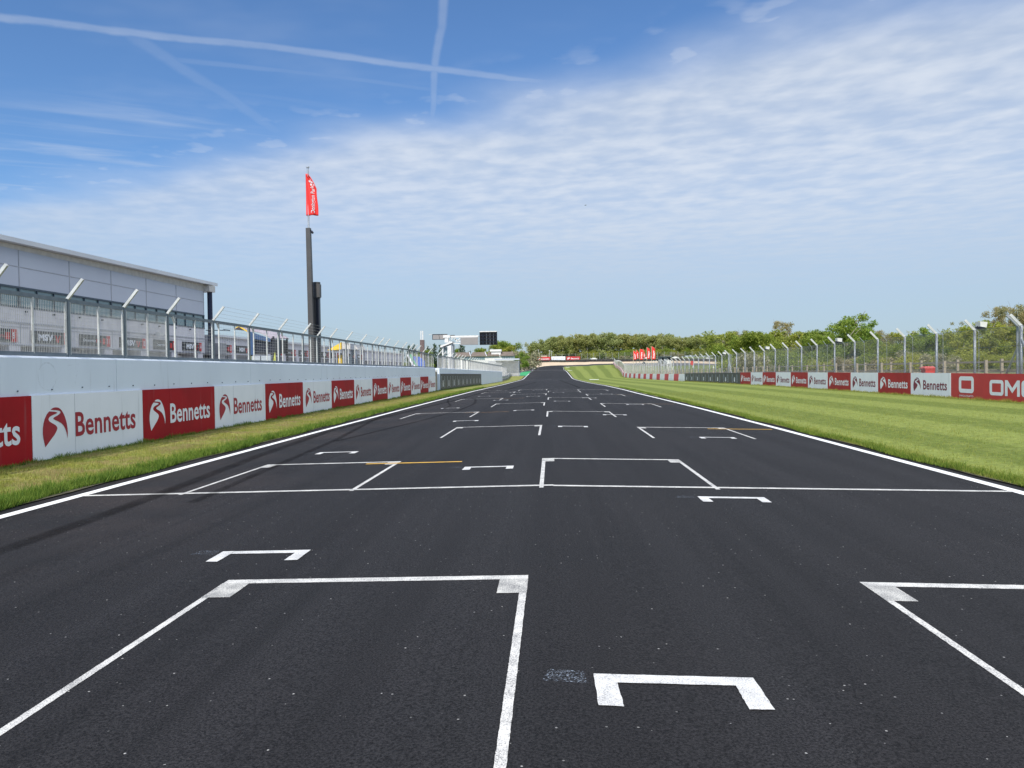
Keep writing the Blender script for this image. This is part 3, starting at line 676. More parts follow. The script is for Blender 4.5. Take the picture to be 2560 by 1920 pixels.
# right-hand row
RW = 17.2
redR = sponsor_board(1.09, M['red_r'], M['letter']); whiteR = sponsor_board(1.09, M['white'], M['crimson'])
for c in kids(whiteR):
    if c.name.startswith(('emblem', 'lettering')):
        c.data = c.data.copy(); c.data.materials[0] = mat('claret_print', (.20, .02, .045), .5) if 'claret_print' not in bpy.data.materials else bpy.data.materials['claret_print']
tR = {0: snapshot(redR), 1: snapshot(whiteR)}; used = set()
for k in range(10):
    y0 = 33.79 + 3.675 * k; red = k % 2 == 1; i = 0 if red else 1
    place(redR if red else whiteR, tR[i], i not in used, RW, y0, y0 + 3.675, R(-90), '%s board in the right-hand row, %s %s one from the near end' % ('red' if red else 'white', ORD[k // 2], 'red' if red else 'white'), 'boards along the right-hand barrier', .0); used.add(i)
dkr = motif_board(1.06, 2, 'dark_board'); dkrt = snapshot(dkr)
for c in kids(dkr):
    if c.name.startswith('twist'): c.data.materials[0] = M['blueink']
for k in range(8):
    y0 = 33.79 + 3.675 * 10 + BW * k
    place(dkr, dkrt, k == 0, RW, y0, y0 + BW, R(-90), 'charcoal board with oval marks in the right-hand row, %s from its near end' % ORD[k], 'charcoal boards along the right-hand barrier', .0)
# long scarlet board, only its far end in the picture
def rrect(x0, x1, z0, z1, r, n=5):
    pts = []
    for cx, cz, a0 in ((x1 - r, z0 + r, -90), (x1 - r, z1 - r, 0), (x0 + r, z1 - r, 90), (x0 + r, z0 + r, 180)):
        pts += [(cx + r * math.cos(R(a0 + 90 * i / n)), cz + r * math.sin(R(a0 + 90 * i / n))) for i in range(n + 1)]
    return pts
def ring(mb, x0, x1, z0, z1, t_, tz, r, ri, y=-.004):
    a = rrect(x0, x1, z0, z1, r); b = rrect(x0 + t_, x1 - t_, z0 + tz, z1 - tz, ri); n = len(a)
    mb.add([(p, y, q) for p, q in a] + [(p, y, q) for p, q in b], [(i, (i + 1) % n, n + (i + 1) % n, n + i) for i in range(n)])
sb = thing('advertising_board', 'long scarlet board with big white letters at the right edge', 'advertising board', group='boards along the right-hand barrier')
BL = 14.6; H_ = 1.09
MB().box(0, BL, 0, .035, 0, H_).build('panel', M['scarlet'], sb)
mb = MB(); ring(mb, .64, 1.78, .27, .96, .19, .17, .16, .03); text_mb('OMOLOGATO', 1.08, .075, mb, .66, .11, -.004, .01); mb.build('emblem', M['letter'], sb)
mb = MB(); x = 2.9
def P_(pts): mb.poly([(x + a * 1.4, -.004, .24 + b * .97) for a, b in pts])
for ch in 'OMOLOGATO':
    if ch == 'O': ring(mb, x, x + .93, .24, .84, .17, .13, .14, .02)
    elif ch == 'M': P_([(0, 0), (.12, 0), (.12, .40), (.33, .12), (.33, 0.12), (.54, .40), (.54, 0), (.66, 0), (.66, .62), (.54, .62), (.33, .32), (.12, .62), (0, .62)])
    elif ch == 'L': P_([(0, 0), (.55, 0), (.55, .12), (.12, .12), (.12, .62), (0, .62)])
    elif ch == 'G': P_([(0, 0), (.6, 0), (.6, .36), (.32, .36), (.32, .25), (.48, .25), (.48, .12), (.12, .12), (.12, .5), (.6, .5), (.6, .62), (0, .62)])
    elif ch == 'A': P_([(0, 0), (.13, 0), (.32, .42), (.51, 0), (.64, 0), (.38, .62), (.26, .62)])
    elif ch == 'T': P_([(.25, 0), (.37, 0), (.37, .5), (.62, .5), (.62, .62), (0, .62), (0, .5), (.25, .5)])
    x += 1.02
mb.build('lettering', M['letter'], sb)
sb.location = (RW, 33.77, G(RW, 33.7)); sb.rotation_euler = (0, 0, R(-90))

# far banners at the bend
def far_banner(back, fg, x, y, label):
    t = sponsor_board(2.1, back, fg, 'track_banner', 7.3, 'banner'); t.location = (x, y, G(x, 403) + .9); t['label'] = label; t['group'] = 'banners on the tyre wall at the bend'
    for xx in (.3, 7.0): MB().box(xx, xx + .1, .04, .14, -1.2, 2.1).build('post', M['steel'], t)
far_banner(M['scarlet'], M['letter'], -8.1, 405, 'red banner at the left end of the far tyre wall')
far_banner(M['white'], M['grey_print'], -.2, 405, 'white banner between two red ones on the far tyre wall')
far_banner(M['scarlet'], M['letter'], 7.7, 405, 'red banner right of the white one on the far tyre wall')

# red and white barrier blocks
def block(m, L):
    mb = MB(); H2 = .98
    prof = [(-.0, 0), (.36, 0), (.30, .30), (.26, H2), (.06, H2), (.0, .30)]
    n = len(prof); mb.add([(0, a, b) for a, b in prof] + [(L, a, b) for a, b in prof], [(i, (i + 1) % n, n + (i + 1) % n, n + i) for i in range(n)] + [tuple(range(n)), tuple(range(2 * n - 1, n - 1, -1))])
    return mb.mesh('barrier_block', m)
mred, mwht = block(M['barred'], 4.0), block(M['barwhite'], 4.9)
y = 99.85; k = 0
while y < 364:
    red = k % 2 == 1; L = (4.0 if red else 4.9) * 1.0
    y1 = y + L; xa, xb = bxr(y), bxr(y1)
    o = link('barrier_block', mred if red else mwht); z0, z1 = G(xb, y1), G(xa, y)
    o.location = (xb, y1, z0); ang = math.atan2(-(y1 - y), xa - xb); o.rotation_euler = (0, -math.atan2(z1 - z0, L), ang)
    tag(o, ('red' if red else 'white') + ' concrete block in the chequered barrier curving round the infield', 'barrier block', ('red' if red else 'white') + ' blocks of the infield barrier')
    y = y1 + .03; k += 1
# ------------------------------------------------------------------ left wall
WT = [(-20, 1.88), (13, 1.86), (64, 1.69), (144, 1.10), (300, 0)]
def wtop(y): return float(np.interp(y, [a for a, b in WT], [b for a, b in WT]))
def wall_mesh(ya, yb, step, seams=True):
    w = MB(); c = MB(); s = MB(); xs0, xs1 = -9.37, -9.72
    st = [ya]
    while st[-1] < yb - step * .6: st.append(st[-1] + step)
    st[-1] = yb
    for a, b in zip(st, st[1:]):
        ta, tb = wtop(a), wtop(b); ga, gb = G(-9.4, a) - .3, G(-9.4, b) - .3
        g_ = .006
        o = len(w.v)
        pr = lambda y, g, t: [(xs0, y, g), (xs0, y, t - .035), (xs0 - .035, y, t), (xs1, y, t), (xs1, y, g)]
        A, B = pr(a + g_, ga, ta), pr(b - g_, gb, tb)
        w.add(A + B, [(i, (i + 1) % 5, 5 + (i + 1) % 5, 5 + i) for i in range(5)] + [(4, 3, 2, 1, 0), (5, 6, 7, 8, 9)])
        s.box(xs0 - .06, xs0 - .02, b - g_, b + g_, gb, tb - .05)
    return w, s
for nm, ya, yb, lab in (('pit_wall', -6.0, 60.7, 'long white painted pit wall nearest the camera with boards along its foot'), ('pit_wall', 62.9, 143.3, 'farther white pit wall beyond the narrow marshal gap')):
    t = thing(nm, lab, 'wall', (0, 0, 0))
    w, s = wall_mesh(ya, yb, 7.3); w.build('wall', M['wall'], t); s.build('joint', M['joint'], t)
    if ya < 0:      # bolt heads and old number shadows
        b = MB(); rnb = random.Random(2)
        for k in range(52):
            y = 11 + k * .92; z = G(-9.4, y) + 1.31 + rnb.uniform(-.01, .02); b.box(-9.37, -9.35, y, y + .02, z, z + .022)
        b.build('bolts', M['trim'], t)
# faint old numerals on the wall
def faint():
    m = bpy.data.materials.new('faint_mark'); m.use_nodes = True; t = NT(m.node_tree); b = m.node_tree.nodes['Principled BSDF']
    b.inputs['Base Color'].default_value = (.36, .39, .46, 1); tc = t.n('ShaderNodeTexCoord')
    t.put(b.inputs['Alpha'], t.ss(t.noise(tc.outputs['Object'], 7., 4, .7), .35, .8, .0, .16)); return m
fm = faint(); o = MB(); N = 24
yc, zc = 13.65, 1.48
ptsa = [(-9.366, yc + .27 * math.cos(6.2832 * i / N), zc + .27 * math.sin(6.2832 * i / N)) for i in range(N)]
ptsb = [(-9.366, yc + .24 * math.cos(6.2832 * i / N), zc + .24 * math.sin(6.2832 * i / N)) for i in range(N)]
o.add(ptsa + ptsb, [(i, (i + 1) % N, N + (i + 1) % N, N + i) for i in range(N)])
text = MB(); o.add([(-9.366, 14.25, 1.70), (-9.366, 14.62, 1.73), (-9.366, 14.62, 1.70), (-9.366, 14.25, 1.67)], [(0, 1, 2, 3)])
o.add([(-9.366, 14.58, 1.72), (-9.366, 14.62, 1.72), (-9.366, 14.48, 1.3), (-9.366, 14.44, 1.3)], [(0, 1, 2, 3)])
o.build('faded_number', fm, bpy.data.objects['pit_wall'])

# steel debris fence on top of the left wall
def ftop(y): return float(np.interp(y, [13, 50, 62.5, 144], [3.0, 2.93, 2.74, 2.2]))
FX = -9.5
posts1 = [2.6, 5.2, 7.8, 10.2, 12.4, 14.48, 16.45, 18.36, 20.9, 23.44, 26.04, 28.6, 30.39, 32.17, 34.71, 37.37, 39.9, 41.3, 42.8, 45.32, 47.89, 50.19, 51.66, 53.04, 55.6, 58.0, 60.5]
fence = thing('debris_fence', 'grey steel debris fence with angled arms on top of the near pit wall', 'fence', (FX, 0, 0))
def flocal(x, y, z): return (x - FX, y, z)
for k, (a, b) in enumerate(zip(posts1, posts1[1:])):
    za, zb = ftop(a), ftop(b); wa, wb = wtop(a), wtop(b)
    p = MB().box(-.035, .035, a - .035, a + .035, wa - .0, za).build('post', M['steel_d'], fence)
    arm = MB().bar((0, a, za - .02), (.33, a, za + .38), .045, .055).build('arm', M['steel_l'], p)
    r = MB(); r.bar((0, a, za - .035), (0, b, zb - .035), .05, .075); r.bar((0, a, wa + .04), (0, b, wb + .04), .05, .07); r.each('rail', M['steel_d'], fence)
    s = MB(); gap = .36 if (b - a) > 2.2 and a > 18 else .05
    for q in ([a + gap, (a + gap + b) / 2, b - .07]): s.bar((.01, q, wtop(q) + .05), (.01, q, ftop(q) - .06), .035, .03)
    if gap > .3: s.bar((.01, a + gap, ftop(a) - .20), (.01, a + gap - .12, ftop(a) - .05), .04, .04)
    s.each('stile', M['steel_l'], fence)
    w = MB()
    if a < 18.3:
        y = a + .05
        while y < b - .06: w.box(.012, .014, y, y + .015, wtop(y) + .07, ftop(y) - .07); y += .047
        n = 14
        for i in range(1, n): f = i / n; w.tri((.018, a, wa + (za - wa) * f), (.018, b, wb + (zb - wb) * f), .003)
    else:
        y = a + gap
        while y < b - .05: w.tri((.012, y, wtop(y) + .06), (.012, y, ftop(y) - .06), .003); y += .16
        n = 13
        for i in range(1, n): f = i / n; w.tri((.014, a + gap, wa + (za - wa) * f), (.014, b, wb + (zb - wb) * f), .005)
    w.build('mesh_panel', M['wire_l'] if a < 18.3 else M['wire'], fence)
w = MB()
for f in (.25, .5, .75, 1.): w.tri((.33 * f, 20.9, ftop(20.9) + .38 * f), (.33 * f, 60.5, ftop(60.5) + .38 * f), .006)
w.build('wires', M['wire'], fence)

fence2 = thing('debris_fence', 'long silver mesh fence on the far part of the pit wall', 'fence', (FX, 0, 0))
y = 62.95; pl = []
while y < 143.6: pl.append(y); y += 2.55
for a, b in zip(pl, pl[1:]):
    za, zb = ftop(a), ftop(b)
    p = MB().box(-.035, .035, a - .035, a + .035, wtop(a), za).build('post', M['steel'], fence2)
    MB().bar((0, a, za), (.36, a, za + .40), .075, .075).build('arm', M['steel_l'], p)
r = MB(); r.bar((0, 62.9, ftop(62.9)), (0, 143.6, ftop(143.6)), .05, .08); r.build('rail', M['steel_d'], fence2)
w = MB(); y = 63.0
while y < 143.5:
    if not (78.5 < y < 80 or 84 < y < 85.3): w.box(.012, .018, y, y + .05, wtop(y) + .03, ftop(y) - .05)
    y += .15
w.build('mesh_panel', M['veil'], fence2)

# marshal gap post
t = thing('gap_post', 'small brown and white post in the gap of the pit wall', 'post', (-9.6, 61.8, G(-9.6, 62)))
MB().box(-.1, .1, -.5, .5, 0, 1.6).build('timber', M['wood'], t); MB().box(-.1, .12, .55, .75, 0, 1.75).build('edge', M['steel_l'], t)

# end of the wall: crash rails and a mesh gate
t = thing('crash_barrier', 'stacked steel crash rails where the pit wall ends', 'barrier')
for k in range(3):
    m_ = MB(); pts = [(-9.5, 143.7), (-9.8, 160), (-10.4, 180), (-11.2, 207)]
    for (xa, ya), (xb, yb) in zip(pts, pts[1:]): m_.bar((xa, ya, G(xa, ya) + .22 + k * .3), (xb, yb, G(xb, yb) + .22 + k * .3), .09, .2)
    m_.build('rail', M['steel'] if k else M['trim'], t)
m_ = MB()
for i in range(16):
    y = 144 + i * 4.1; x = float(np.interp(y, [143.7, 160, 180, 207], [-9.6, -9.9, -10.5, -11.3])); m_.box(x - .1, x, y, y + .12, G(x, y), G(x, y) + 1.0)
m_.each('stake', M['trim'], t)
t = thing('mesh_gate', 'pale mesh fence panels at the end of the pit wall', 'fence')
m_ = MB(); y = 144.
while y < 178:
    x = float(np.interp(y, [143.7, 160, 180], [-9.8, -10.1, -10.7])); m_.box(x, x + .02, y, y + .06, G(x, y) + .9, G(x, y) + 2.7); y += .28
m_.build('mesh_panel', M['veil'], t)
m_ = MB()
for y in (144, 156, 168, 178, 207):
    x = float(np.interp(y, [143.7, 160, 180, 207], [-9.8, -10.1, -10.7, -11.3])); m_.tube((x, y, G(x, y)), (x, y, G(x, y) + 2.8), .06)
m_.each('post', M['steel'], t)

# ------------------------------------------------------------------ pit building
BX = -28.0; BAY = 4.2
B0, B1 = -2.0, 60.1
b = thing('pit_garage_building', 'long two-storey grey pit building with a sloping roof edge and a window band', 'building', (BX, 0, 0))
ZR = 8.12
MB().box(-14, 0, B0, B1, 6.2, ZR).build('upper_cladding', M['clad'], b)
lw = MB(); dr = []
ks = list(range(-15, 1)); bay_y = [59.75 - BAY * (i + 1) for i in range(15)]
lw.box(-14, 0, B0, B1, 3.12, 5.1)
for y in bay_y: lw.box(-3, 0, y + 3.35, y + BAY, -.1, 3.12)
lw.box(-3, 0, B0 - .3, bay_y[-1] + 0.0, -.1, 3.12)
lw.build('lower_wall', M['clad2'], b)
MB().box(-14, -3.1, B0, B1, -.1, 3.12).build('interior', M['hole'], b)
for i, y in enumerate(bay_y):
    if i % 3 == 1: MB().box(-.9, -.8, y, y + 3.35, 1.4, 3.11).build('roller_door', M['roller'], b)
    elif i % 3 == 0: MB().box(-.6, -.5, y + .3, y + 1.5, 0, 2.9).build('roller_door', M['soffit'], b)
j = MB()
for y in bay_y + [B1 - .06]: j.box(0, .02, y - .03, y + .03, 6.2, ZR)
for z in (7.24,): j.box(0, .018, B0, B1, z - .02, z + .02)
j.build('panel_joints', M['joint_l'], b)
sf = MB(); sf.add([(.01, 20, 8.125), (.01, B1, 8.125), (.01, B1, 8.65), (.01, 20, 8.13), (-.4, 20, 8.125), (-.4, B1, 8.125), (-.4, B1, 8.65), (-.4, 20, 8.13)], [(0, 1, 2, 3), (7, 6, 5, 4)]); sf.build('eaves_panel', M['soffit'], b)
j = MB(); j.box(0, .05, B0, B1, 4.26, 4.33); j.box(0, .02, B0, B1, 4.05, 4.08); j.box(0, .03, B0, B1, 3.10, 3.16)
for y in bay_y: j.box(0, .012, y - .015, y + .015, 3.2, 4.2)
j.build('string_course', M['joint_l'], b)
MB().box(-.10, -.06, B0, B1, 5.1, 6.2).build('window_glass', M['glass'], b)
fr = MB(); fr.box(-.05, .03, B0, B1, 6.10, 6.20); fr.box(-.05, .03, B0, B1, 5.08, 5.16)
for i, y in enumerate(bay_y):
    for d, w_ in ((0, .10), (1.4, .05), (2.8, .05)): fr.box(-.055, .02, y + d - w_ / 2, y + d + w_ / 2, 5.16, 6.10)
fr.box(-.05, .02, B1 - .12, B1, 5.16, 6.1)
fr.build('window_frame', M['trim'], b)
f = MB(); f.add([(.5, B0, 7.85), (.5, 61.6, 8.68), (.5, 61.6, 8.92), (.5, B0, 8.1), (-14, B0, 8.5), (-14, 61.4, 9.2), (-14, B0, 8.2), (-14, 61.4, 8.9)], [(0, 1, 2, 3), (3, 2, 5, 4), (1, 7, 5, 2), (0, 6, 7, 1), (0, 3, 4, 6)])
f.build('roof', M['fascia'], b)
MB().box(-10, .45, B1, 61.2, 8.12, 8.6).build('canopy_beam', M['soffit'], b)
f = MB(); f.tube((.12, 60.9, -.1), (.12, 60.9, 8.16), .2, n=14); f.build('column', M['navy'], b)
f = MB(); f.box(.1, 1.0, 60.5, 61.9, 3.0, 3.95); f.box(.2, .9, 60.6, 61.8, 2.2, 2.98); f.each('louvre_box', M['roller'], b)
f = MB().bar((-.2, 60.75, 5.0), (1.3, 61.2, 5.02), .06).bar((1.1, 61.1, 5.06), (1.6, 61.3, 5.0), .16, .08); f.build('lamp_bracket', M['trim'], b)
rnb = random.Random(9); f = MB()
for i in range(26): y = B0 + 2 + i * 2.3; f.box(0, .12, y, y + .09, 4.86, 4.96)
f.each('wall_light', M['trim'], b)

b2 = thing('low_garage_row', 'low grey garage row continuing behind the tall pit building', 'building', (BX, 0, 0))
L0, L1 = 62.0, 143
lw = MB(); lw.box(-12, 0, L0, L1, 3.1, 4.55)
n = int((L1 - L0) / BAY)
for i in range(n): lw.box(-2.5, 0, L0 + BAY * i + 3.35, L0 + BAY * (i + 1), -.2, 3.1)
lw.build('wall', M['clad2'], b2); MB().box(-12, -2.6, L0, L1, -.3, 3.1).build('interior', M['hole'], b2)
d = MB()
for i in range(n): d.box(-.5, -.4, L0 + BAY * i, L0 + BAY * i + 3.35, 0, 3.1)
d.each('roller_door', M['roller'], b2)
MB().box(-12.2, .25, L0, L1 + .2, 4.55, 4.72).build('roof', M['fascia'], b2)
MB().box(0, .03, L0, L1, 3.42, 3.47).build('string_course', M['joint_l'], b2)
cm = thing('wall_camera', 'small white camera box on the garage wall', 'camera', (BX + .05, 52.2, 4.3)); MB().bar((0, 0, 0), (.4, 0, .0), .05).build('bracket', M['steel_d'], cm); MB().box(.3, .55, -.35, .25, -.1, .12).build('housing', M['render'], cm)

def garage_sign(kind, num, y, small=1.):
    """black sign over a garage door"""
    t = thing('garage_sign', 'x', 'sign', (BX + .02, y, 3.25)); w, h = 3.1, .68
    MB().box(0, w, -.05, 0, 0, h).build('panel', M['ink'], t)
    MB().box(w - .42, w, -.056, -.05, 0, h).build('number_panel', M['signred'], t)
    mb = MB()
    if kind == 'm': text_mb('MSV', 1.25, h * .56, mb, .55, h * .22, -.056, .06)
    else: text_mb('Donington', 1.25, h * .30, mb, .35, h * .32, -.056, .02)
    text_mb(str(num), .24 if num > 9 else .16, h * .5, mb, w - .34, h * .25, -.062, .03)
    mb.build('lettering', M['letter'], t)
    mb = MB(); x = 1.92
    if kind == 'm': mb.add([(x, -.056, h * .72), (x + .13, -.056, h * .72), (x + .25, -.056, h * .3), (x + .37, -.056, h * .72), (x + .5, -.056, h * .72), (x + .31, -.056, h * .12), (x + .19, -.056, h * .12)], [(0, 6, 2, 1), (6, 5, 2), (5, 4, 3, 2)])
    else: text_mb('Park', .55, h * .30, mb, 1.62, h * .32, -.056, .02); mb.box(2.25, 2.55, -.058, -.052, h * .2, h * .75)
    mb.build('red_mark', M['signred'], t)
    t.rotation_euler = (0, 0, R(90)); return t
num = 5
ylist = [56.3 - BAY * i for i in range(8)][::-1] + [62.0 + 4.16 * i for i in range(0, 12)]
for i, y in enumerate(ylist):
    n_ = 7 + i; k = 'm' if i % 2 == 1 else 'd'
    s = garage_sign(k, n_, y)
    where = 'on the tall pit building' if i < 8 else 'on the low garage row'
    q = (ORD[7 - i] + ' from its right end') if i < 8 else ORD[i - 8] + ' from its left end'
    s['label'] = ('black sign with big white letters ' if k == 'm' else 'black sign with small white writing ') + where + ', ' + q
    s['group'] = 'signs over the garage doors'

# ------------------------------------------------------------------ flagpole and screen tower
t = thing('flagpole', 'tall dark pole with a silver top behind the pit wall fence', 'flagpole', (-12.78, 40, G(-12, 40)))
f = MB(); f.add([(x, y, z) for z, s, ox in ((0, .15, .03), (9.3, .115, -.08)) for x, y in ((ox - s, -s), (ox + s, -s), (ox + s, s), (ox - s, s))], [(0, 1, 5, 4), (1, 2, 6, 5), (2, 3, 7, 6), (3, 0, 4, 7), (4, 5, 6, 7)]); f.build('mast', M['pole'], t)
MB().tube((-.08, 0, 9.3), (-.06, 0, 12.5), .055, .05, 10).build('top_pole', M['silver'], t); MB().tube((-.06, 0, 12.5), (-.06, 0, 12.56), .09, n=10).build('finial', M['silver'], t)
MB().bar((-.06, 0, 9.25), (.14, -.05, 9.1), .05).tube((.10, -.05, 9.12), (.18, -.1, 9.02), .06).build('camera', M['pole_n'], t)
fl = thing('flag', 'red flag with white writing hanging from the tall dark flagpole', 'flag', (-12.78, 40, G(-12, 40)))
def cloth(w, h, nx_, nz, fn): 
    mb = MB(); mb.v = [fn(i / nx_, k / nz) for k in range(nz + 1) for i in range(nx_ + 1)]; a = nx_ + 1
    mb.f = [(k * a + i, k * a + i + 1, (k + 1) * a + i + 1, (k + 1) * a + i) for k in range(nz) for i in range(nx_)]; return mb
def ffn(u, v):
    top = 12.2; z = 9.95 + v * 2.2; sh = .60
    e = min(1., (1.02 - v) / .40) ** .75
    x = -.16 + .64 * u * (.10 + .90 * e) + .02 * math.sin(v * 9) * u; y = .10 * math.sin(u * 9 + v * 3) * (.3 + u)
    return (x, y - .09, z)
o = cloth(1, 1, 14, 24, ffn).build('cloth', M['flagred'], fl, True); md = o.modifiers.new('thick', 'SOLIDIFY'); md.thickness = .006
mb = MB(); tb = MB(); text_mb('Donington Park', .30, 1.45, tb, .0, .0, 0, .02, rot=1)
mb.v = [(lambda p: (p[0], p[1] - .012, p[2]))(ffn(.62 + (1 - (.30 - x) / .30 - .5) * .34 , .06 + z / 2.2)) for x, _, z in tb.v]; mb.f = tb.f
mb.build('lettering', M['letter'], fl)
mb = MB()
for u0, v0 in ((.42, .80), (.62, .84), (.74, .76), (.48, .72), (.60, .78), (.78, .70)):
    q = [ffn(u0 + du, v0 + dv) for du, dv in ((0, 0), (.16, 0), (.16, .05), (0, .05))]; mb.poly([(p[0], p[1] - .014, p[2]) for p in q])
mb.build('emblem', M['letter'], fl)
t = thing('speaker_tower', 'black box-headed speaker column beside the tall flagpole', 'loudspeaker tower', (-12.68, 40.5, G(-12, 40)))
MB().box(-.17, .03, -.12, .12, 0, 5.75).build('column', M['pole'], t); MB().box(.035, .20, -.10, .14, 1.7, 5.75).build('shade_panel', M['pole_n'], t)  # shade on the column's right side, put in as a black slab
f = MB().tube((.06, 0, 5.62), (.06, 0, 6.48), .19, n=16); f.box(.02, .27, -.2, .1, 5.66, 6.36); f.build('head', M['pole'], t)

# ------------------------------------------------------------------ pit wall stands
t = thing('pit_stand', 'blue-sided canopy stand with grey boxes below it behind the fence', 'stand', (-12.1, 30.8, G(-12, 31)))
f = MB(); f.add([(-.85, -.4, 3.42), (-.62, -.4, 3.55), (-.25, -.4, 3.36), (.15, -.4, 3.30), (.55, -.4, 3.13), (.72, -.4, 3.03), (-.72, 1.6, 3.45), (-.5, 1.6, 3.6), (-.1, 1.6, 3.42), (.2, 1.6, 3.35), (.6, 1.6, 3.18), (.75, 1.6, 3.08)], [(i, i + 1, i + 7, i + 6) for i in range(5)])
o = f.build('canopy', M['pinkc'], t); md = o.modifiers.new('s', 'SOLIDIFY'); md.thickness = .04
MB().add([(-.86, -.42, 3.40), (-.62, -.42, 3.55), (-.28, -.42, 3.34), (-.28, -.42, 3.28), (-.62, -.42, 3.50)], [(0, 4, 3, 2, 1)]).build('canopy_edge', M['yellowc'], t)
MB().add([(-.22, -.42, 3.32), (.68, -.42, 3.0), (.68, -.42, 2.86), (.0, -.42, 3.0), (-.05, -.42, 2.35), (-.15, -.42, 2.35)], [(0, 5, 4, 3), (0, 3, 2, 1)]).build('side_cloth', M['bluec'], t)
MB().box(-.05, .70, -.3, 1.4, 2.42, 3.0).build('screen_box', M['pole_n'], t)
f = MB(); [f.box(x, x + .06, y, y + .06, 0, 3.1) for x in (-.2, .72) for y in (-.3, 1.3)]; f.each('leg', M['pole_n'], t)
f = MB(); f.box(-.08, .27, -.5, 0, 1.2, 2.3); f.box(.31, .70, -.5, 0, 1.2, 2.3); f.each('cabinet', M['greypanel'], t)
f = MB(); f.bar((-.16, -.5, 1.3), (-.12, -.5, 2.3), .04); f.bar((.80, -.5, 1.7), (.88, -.5, 2.45), .03); f.bar((.92, -.5, 1.7), (.88, -.5, 2.45), .03); f.each('hi_vis_strap', M['hivis'], t)
t = thing('pit_canopy', 'yellow gazebo-roofed pit stand with a yellow drum under it', 'stand', (-12.3, 44.7, G(-12, 45)))
f = MB(); f.add([(-.9, -.6, 2.92), (-.05, -.6, 2.96), (-.05, -.6, 3.38), (-.1, 1.5, 3.38), (-.9, 1.5, 2.9)], [(0, 1, 2), (0, 2, 3, 4)]); f.build('yellow_roof', M['yellowc'], t)
f = MB(); f.add([(.0, -.6, 3.38), (.75, -.6, 3.26), (.92, -.6, 2.95), (.0, -.6, 3.0), (.75, 1.5, 3.26), (.92, 1.5, 2.95), (0, 1.5, 3.38)], [(0, 3, 2, 1), (1, 2, 5, 4), (0, 1, 4, 6)]); f.build('brown_roof', M['soffit'], t)
f = MB(); [f.box(x, x + .05, y, y + .05, 0, 3.0) for x in (-.55, -.4, 0, .05, .8) for y in (-.5, 1.3)]; f.each('leg', M['steel'], t)
MB().tube((-.28, 0, 1.0), (-.28, 0, 2.65), .14, n=16).build('drum', M['yellowc'], t)
f = MB(); f.box(.25, .52, -.4, 0, 1.0, 2.55); f.box(.55, .8, -.4, 0, 1.0, 2.4); f.box(.45, .62, -.45, -.1, 2.6, 2.95); f.each('cabinet', M['trim'], t)
t = thing('feather_banner', 'curved blue, green and white banner behind the pit wall fence', 'banner', (-11.9, 66, G(-12, 66)))
def arc(m, x0, x1, yo):
    f = MB(); pts = []
    for i in range(11):
        u = i / 10; pts.append((x0 + 1.25 * u ** 1.5, yo, 3.15 - 1.6 * u ** 1.0 - .1 * math.sin(u * 3)))
    f.v = [p for a in pts for p in (a, (a[0] + (x1 - x0), a[1], a[2] + .05))]; f.f = [(2 * i, 2 * i + 2, 2 * i + 3, 2 * i + 1) for i in range(10)]; return f
arc(None, -.75, -.55, 0).build('white_band', M['letter'], t); arc(None, -.55, -.35, .0).build('green_band', M['banner_green'], t)
MB().poly([(-.33, .02, 3.0), (.35, .02, 2.95), (.78, .02, 2.6), (.85, .02, 1.3), (.55, .02, 1.3), (.1, .02, 2.2)][::-1]).poly([(-.5, .02, 1.3), (.4, .02, 1.3), (.1, .02, 1.8), (-.3, .02, 2.4)]).build('blue_cloth', M['banner_blue'], t)
MB().box(.9, 1.3, -.1, .3, .8, 2.1).build('dark_case', M['navy'], t)
MB().tube((-.6, .05, 0), (-.6, .05, 3.2), .03).build('pole', M['steel'], t)

# ------------------------------------------------------------------ start tower, screens and lights
t = thing('start_tower', 'white start tower cabin on legs behind the pit wall', 'tower', (-11.25, 82, G(-11, 82)))
zb = G(-11, 82)
f = MB(); f.box(-.58, -.46, -.3, -.18, 0, 4.05 - zb); f.box(.0, .42, -.35, .05, 0, 4.15 - zb); f.box(-.58, -.5, 1.2, 1.3, 0, 4.0 - zb); f.each('leg', M['render'], t)
f = MB(); f.add([(x, y, z - zb) for y in (-.5, 1.5) for x, z in ((-.75, 3.95), (.55, 4.45), (.55, 4.62), (-.75, 4.15))], [(0, 1, 2, 3), (7, 6, 5, 4), (3, 2, 6, 7), (1, 5, 6, 2), (0, 3, 7, 4), (0, 4, 5, 1)]); f.build('slab_roof', M['render'], t)
MB().box(-.46, -.02, .0, 1.2, 2.9 - zb, 4.0 - zb).build('cabin_glass', M['glass'], t)
f = MB(); f.box(-.46, .0, -.1, 1.3, 2.75 - zb, 2.92 - zb); f.box(-.40, -.05, -.12, .0, 3.3 - zb, 3.4 - zb); f.box(-.3, -.26, -.12, .0, 2.9 - zb, 4.0 - zb); f.each('cabin_rail', M['steel'], t)
MB().box(.43, .58, -.2, 1.2, 1.6 - zb, 4.3 - zb).build('side_panel', M['steel'], t)
f = MB(); f.box(-.3, .1, -.3, .3, 4.5 - zb, 5.25 - zb); f.box(-.45, .3, -.35, .35, 5.0 - zb, 5.28 - zb); f.build('top_block', M['render'], t)
f = MB(); f.box(.2, .75, -.05, .45, 5.1 - zb, 5.3 - zb); f.build('motor_housing', M['pole_n'], t)
f = MB(); f.box(.3, 4.95 - 1.6, -.1, .1, 5.02 - zb, 5.22 - zb)
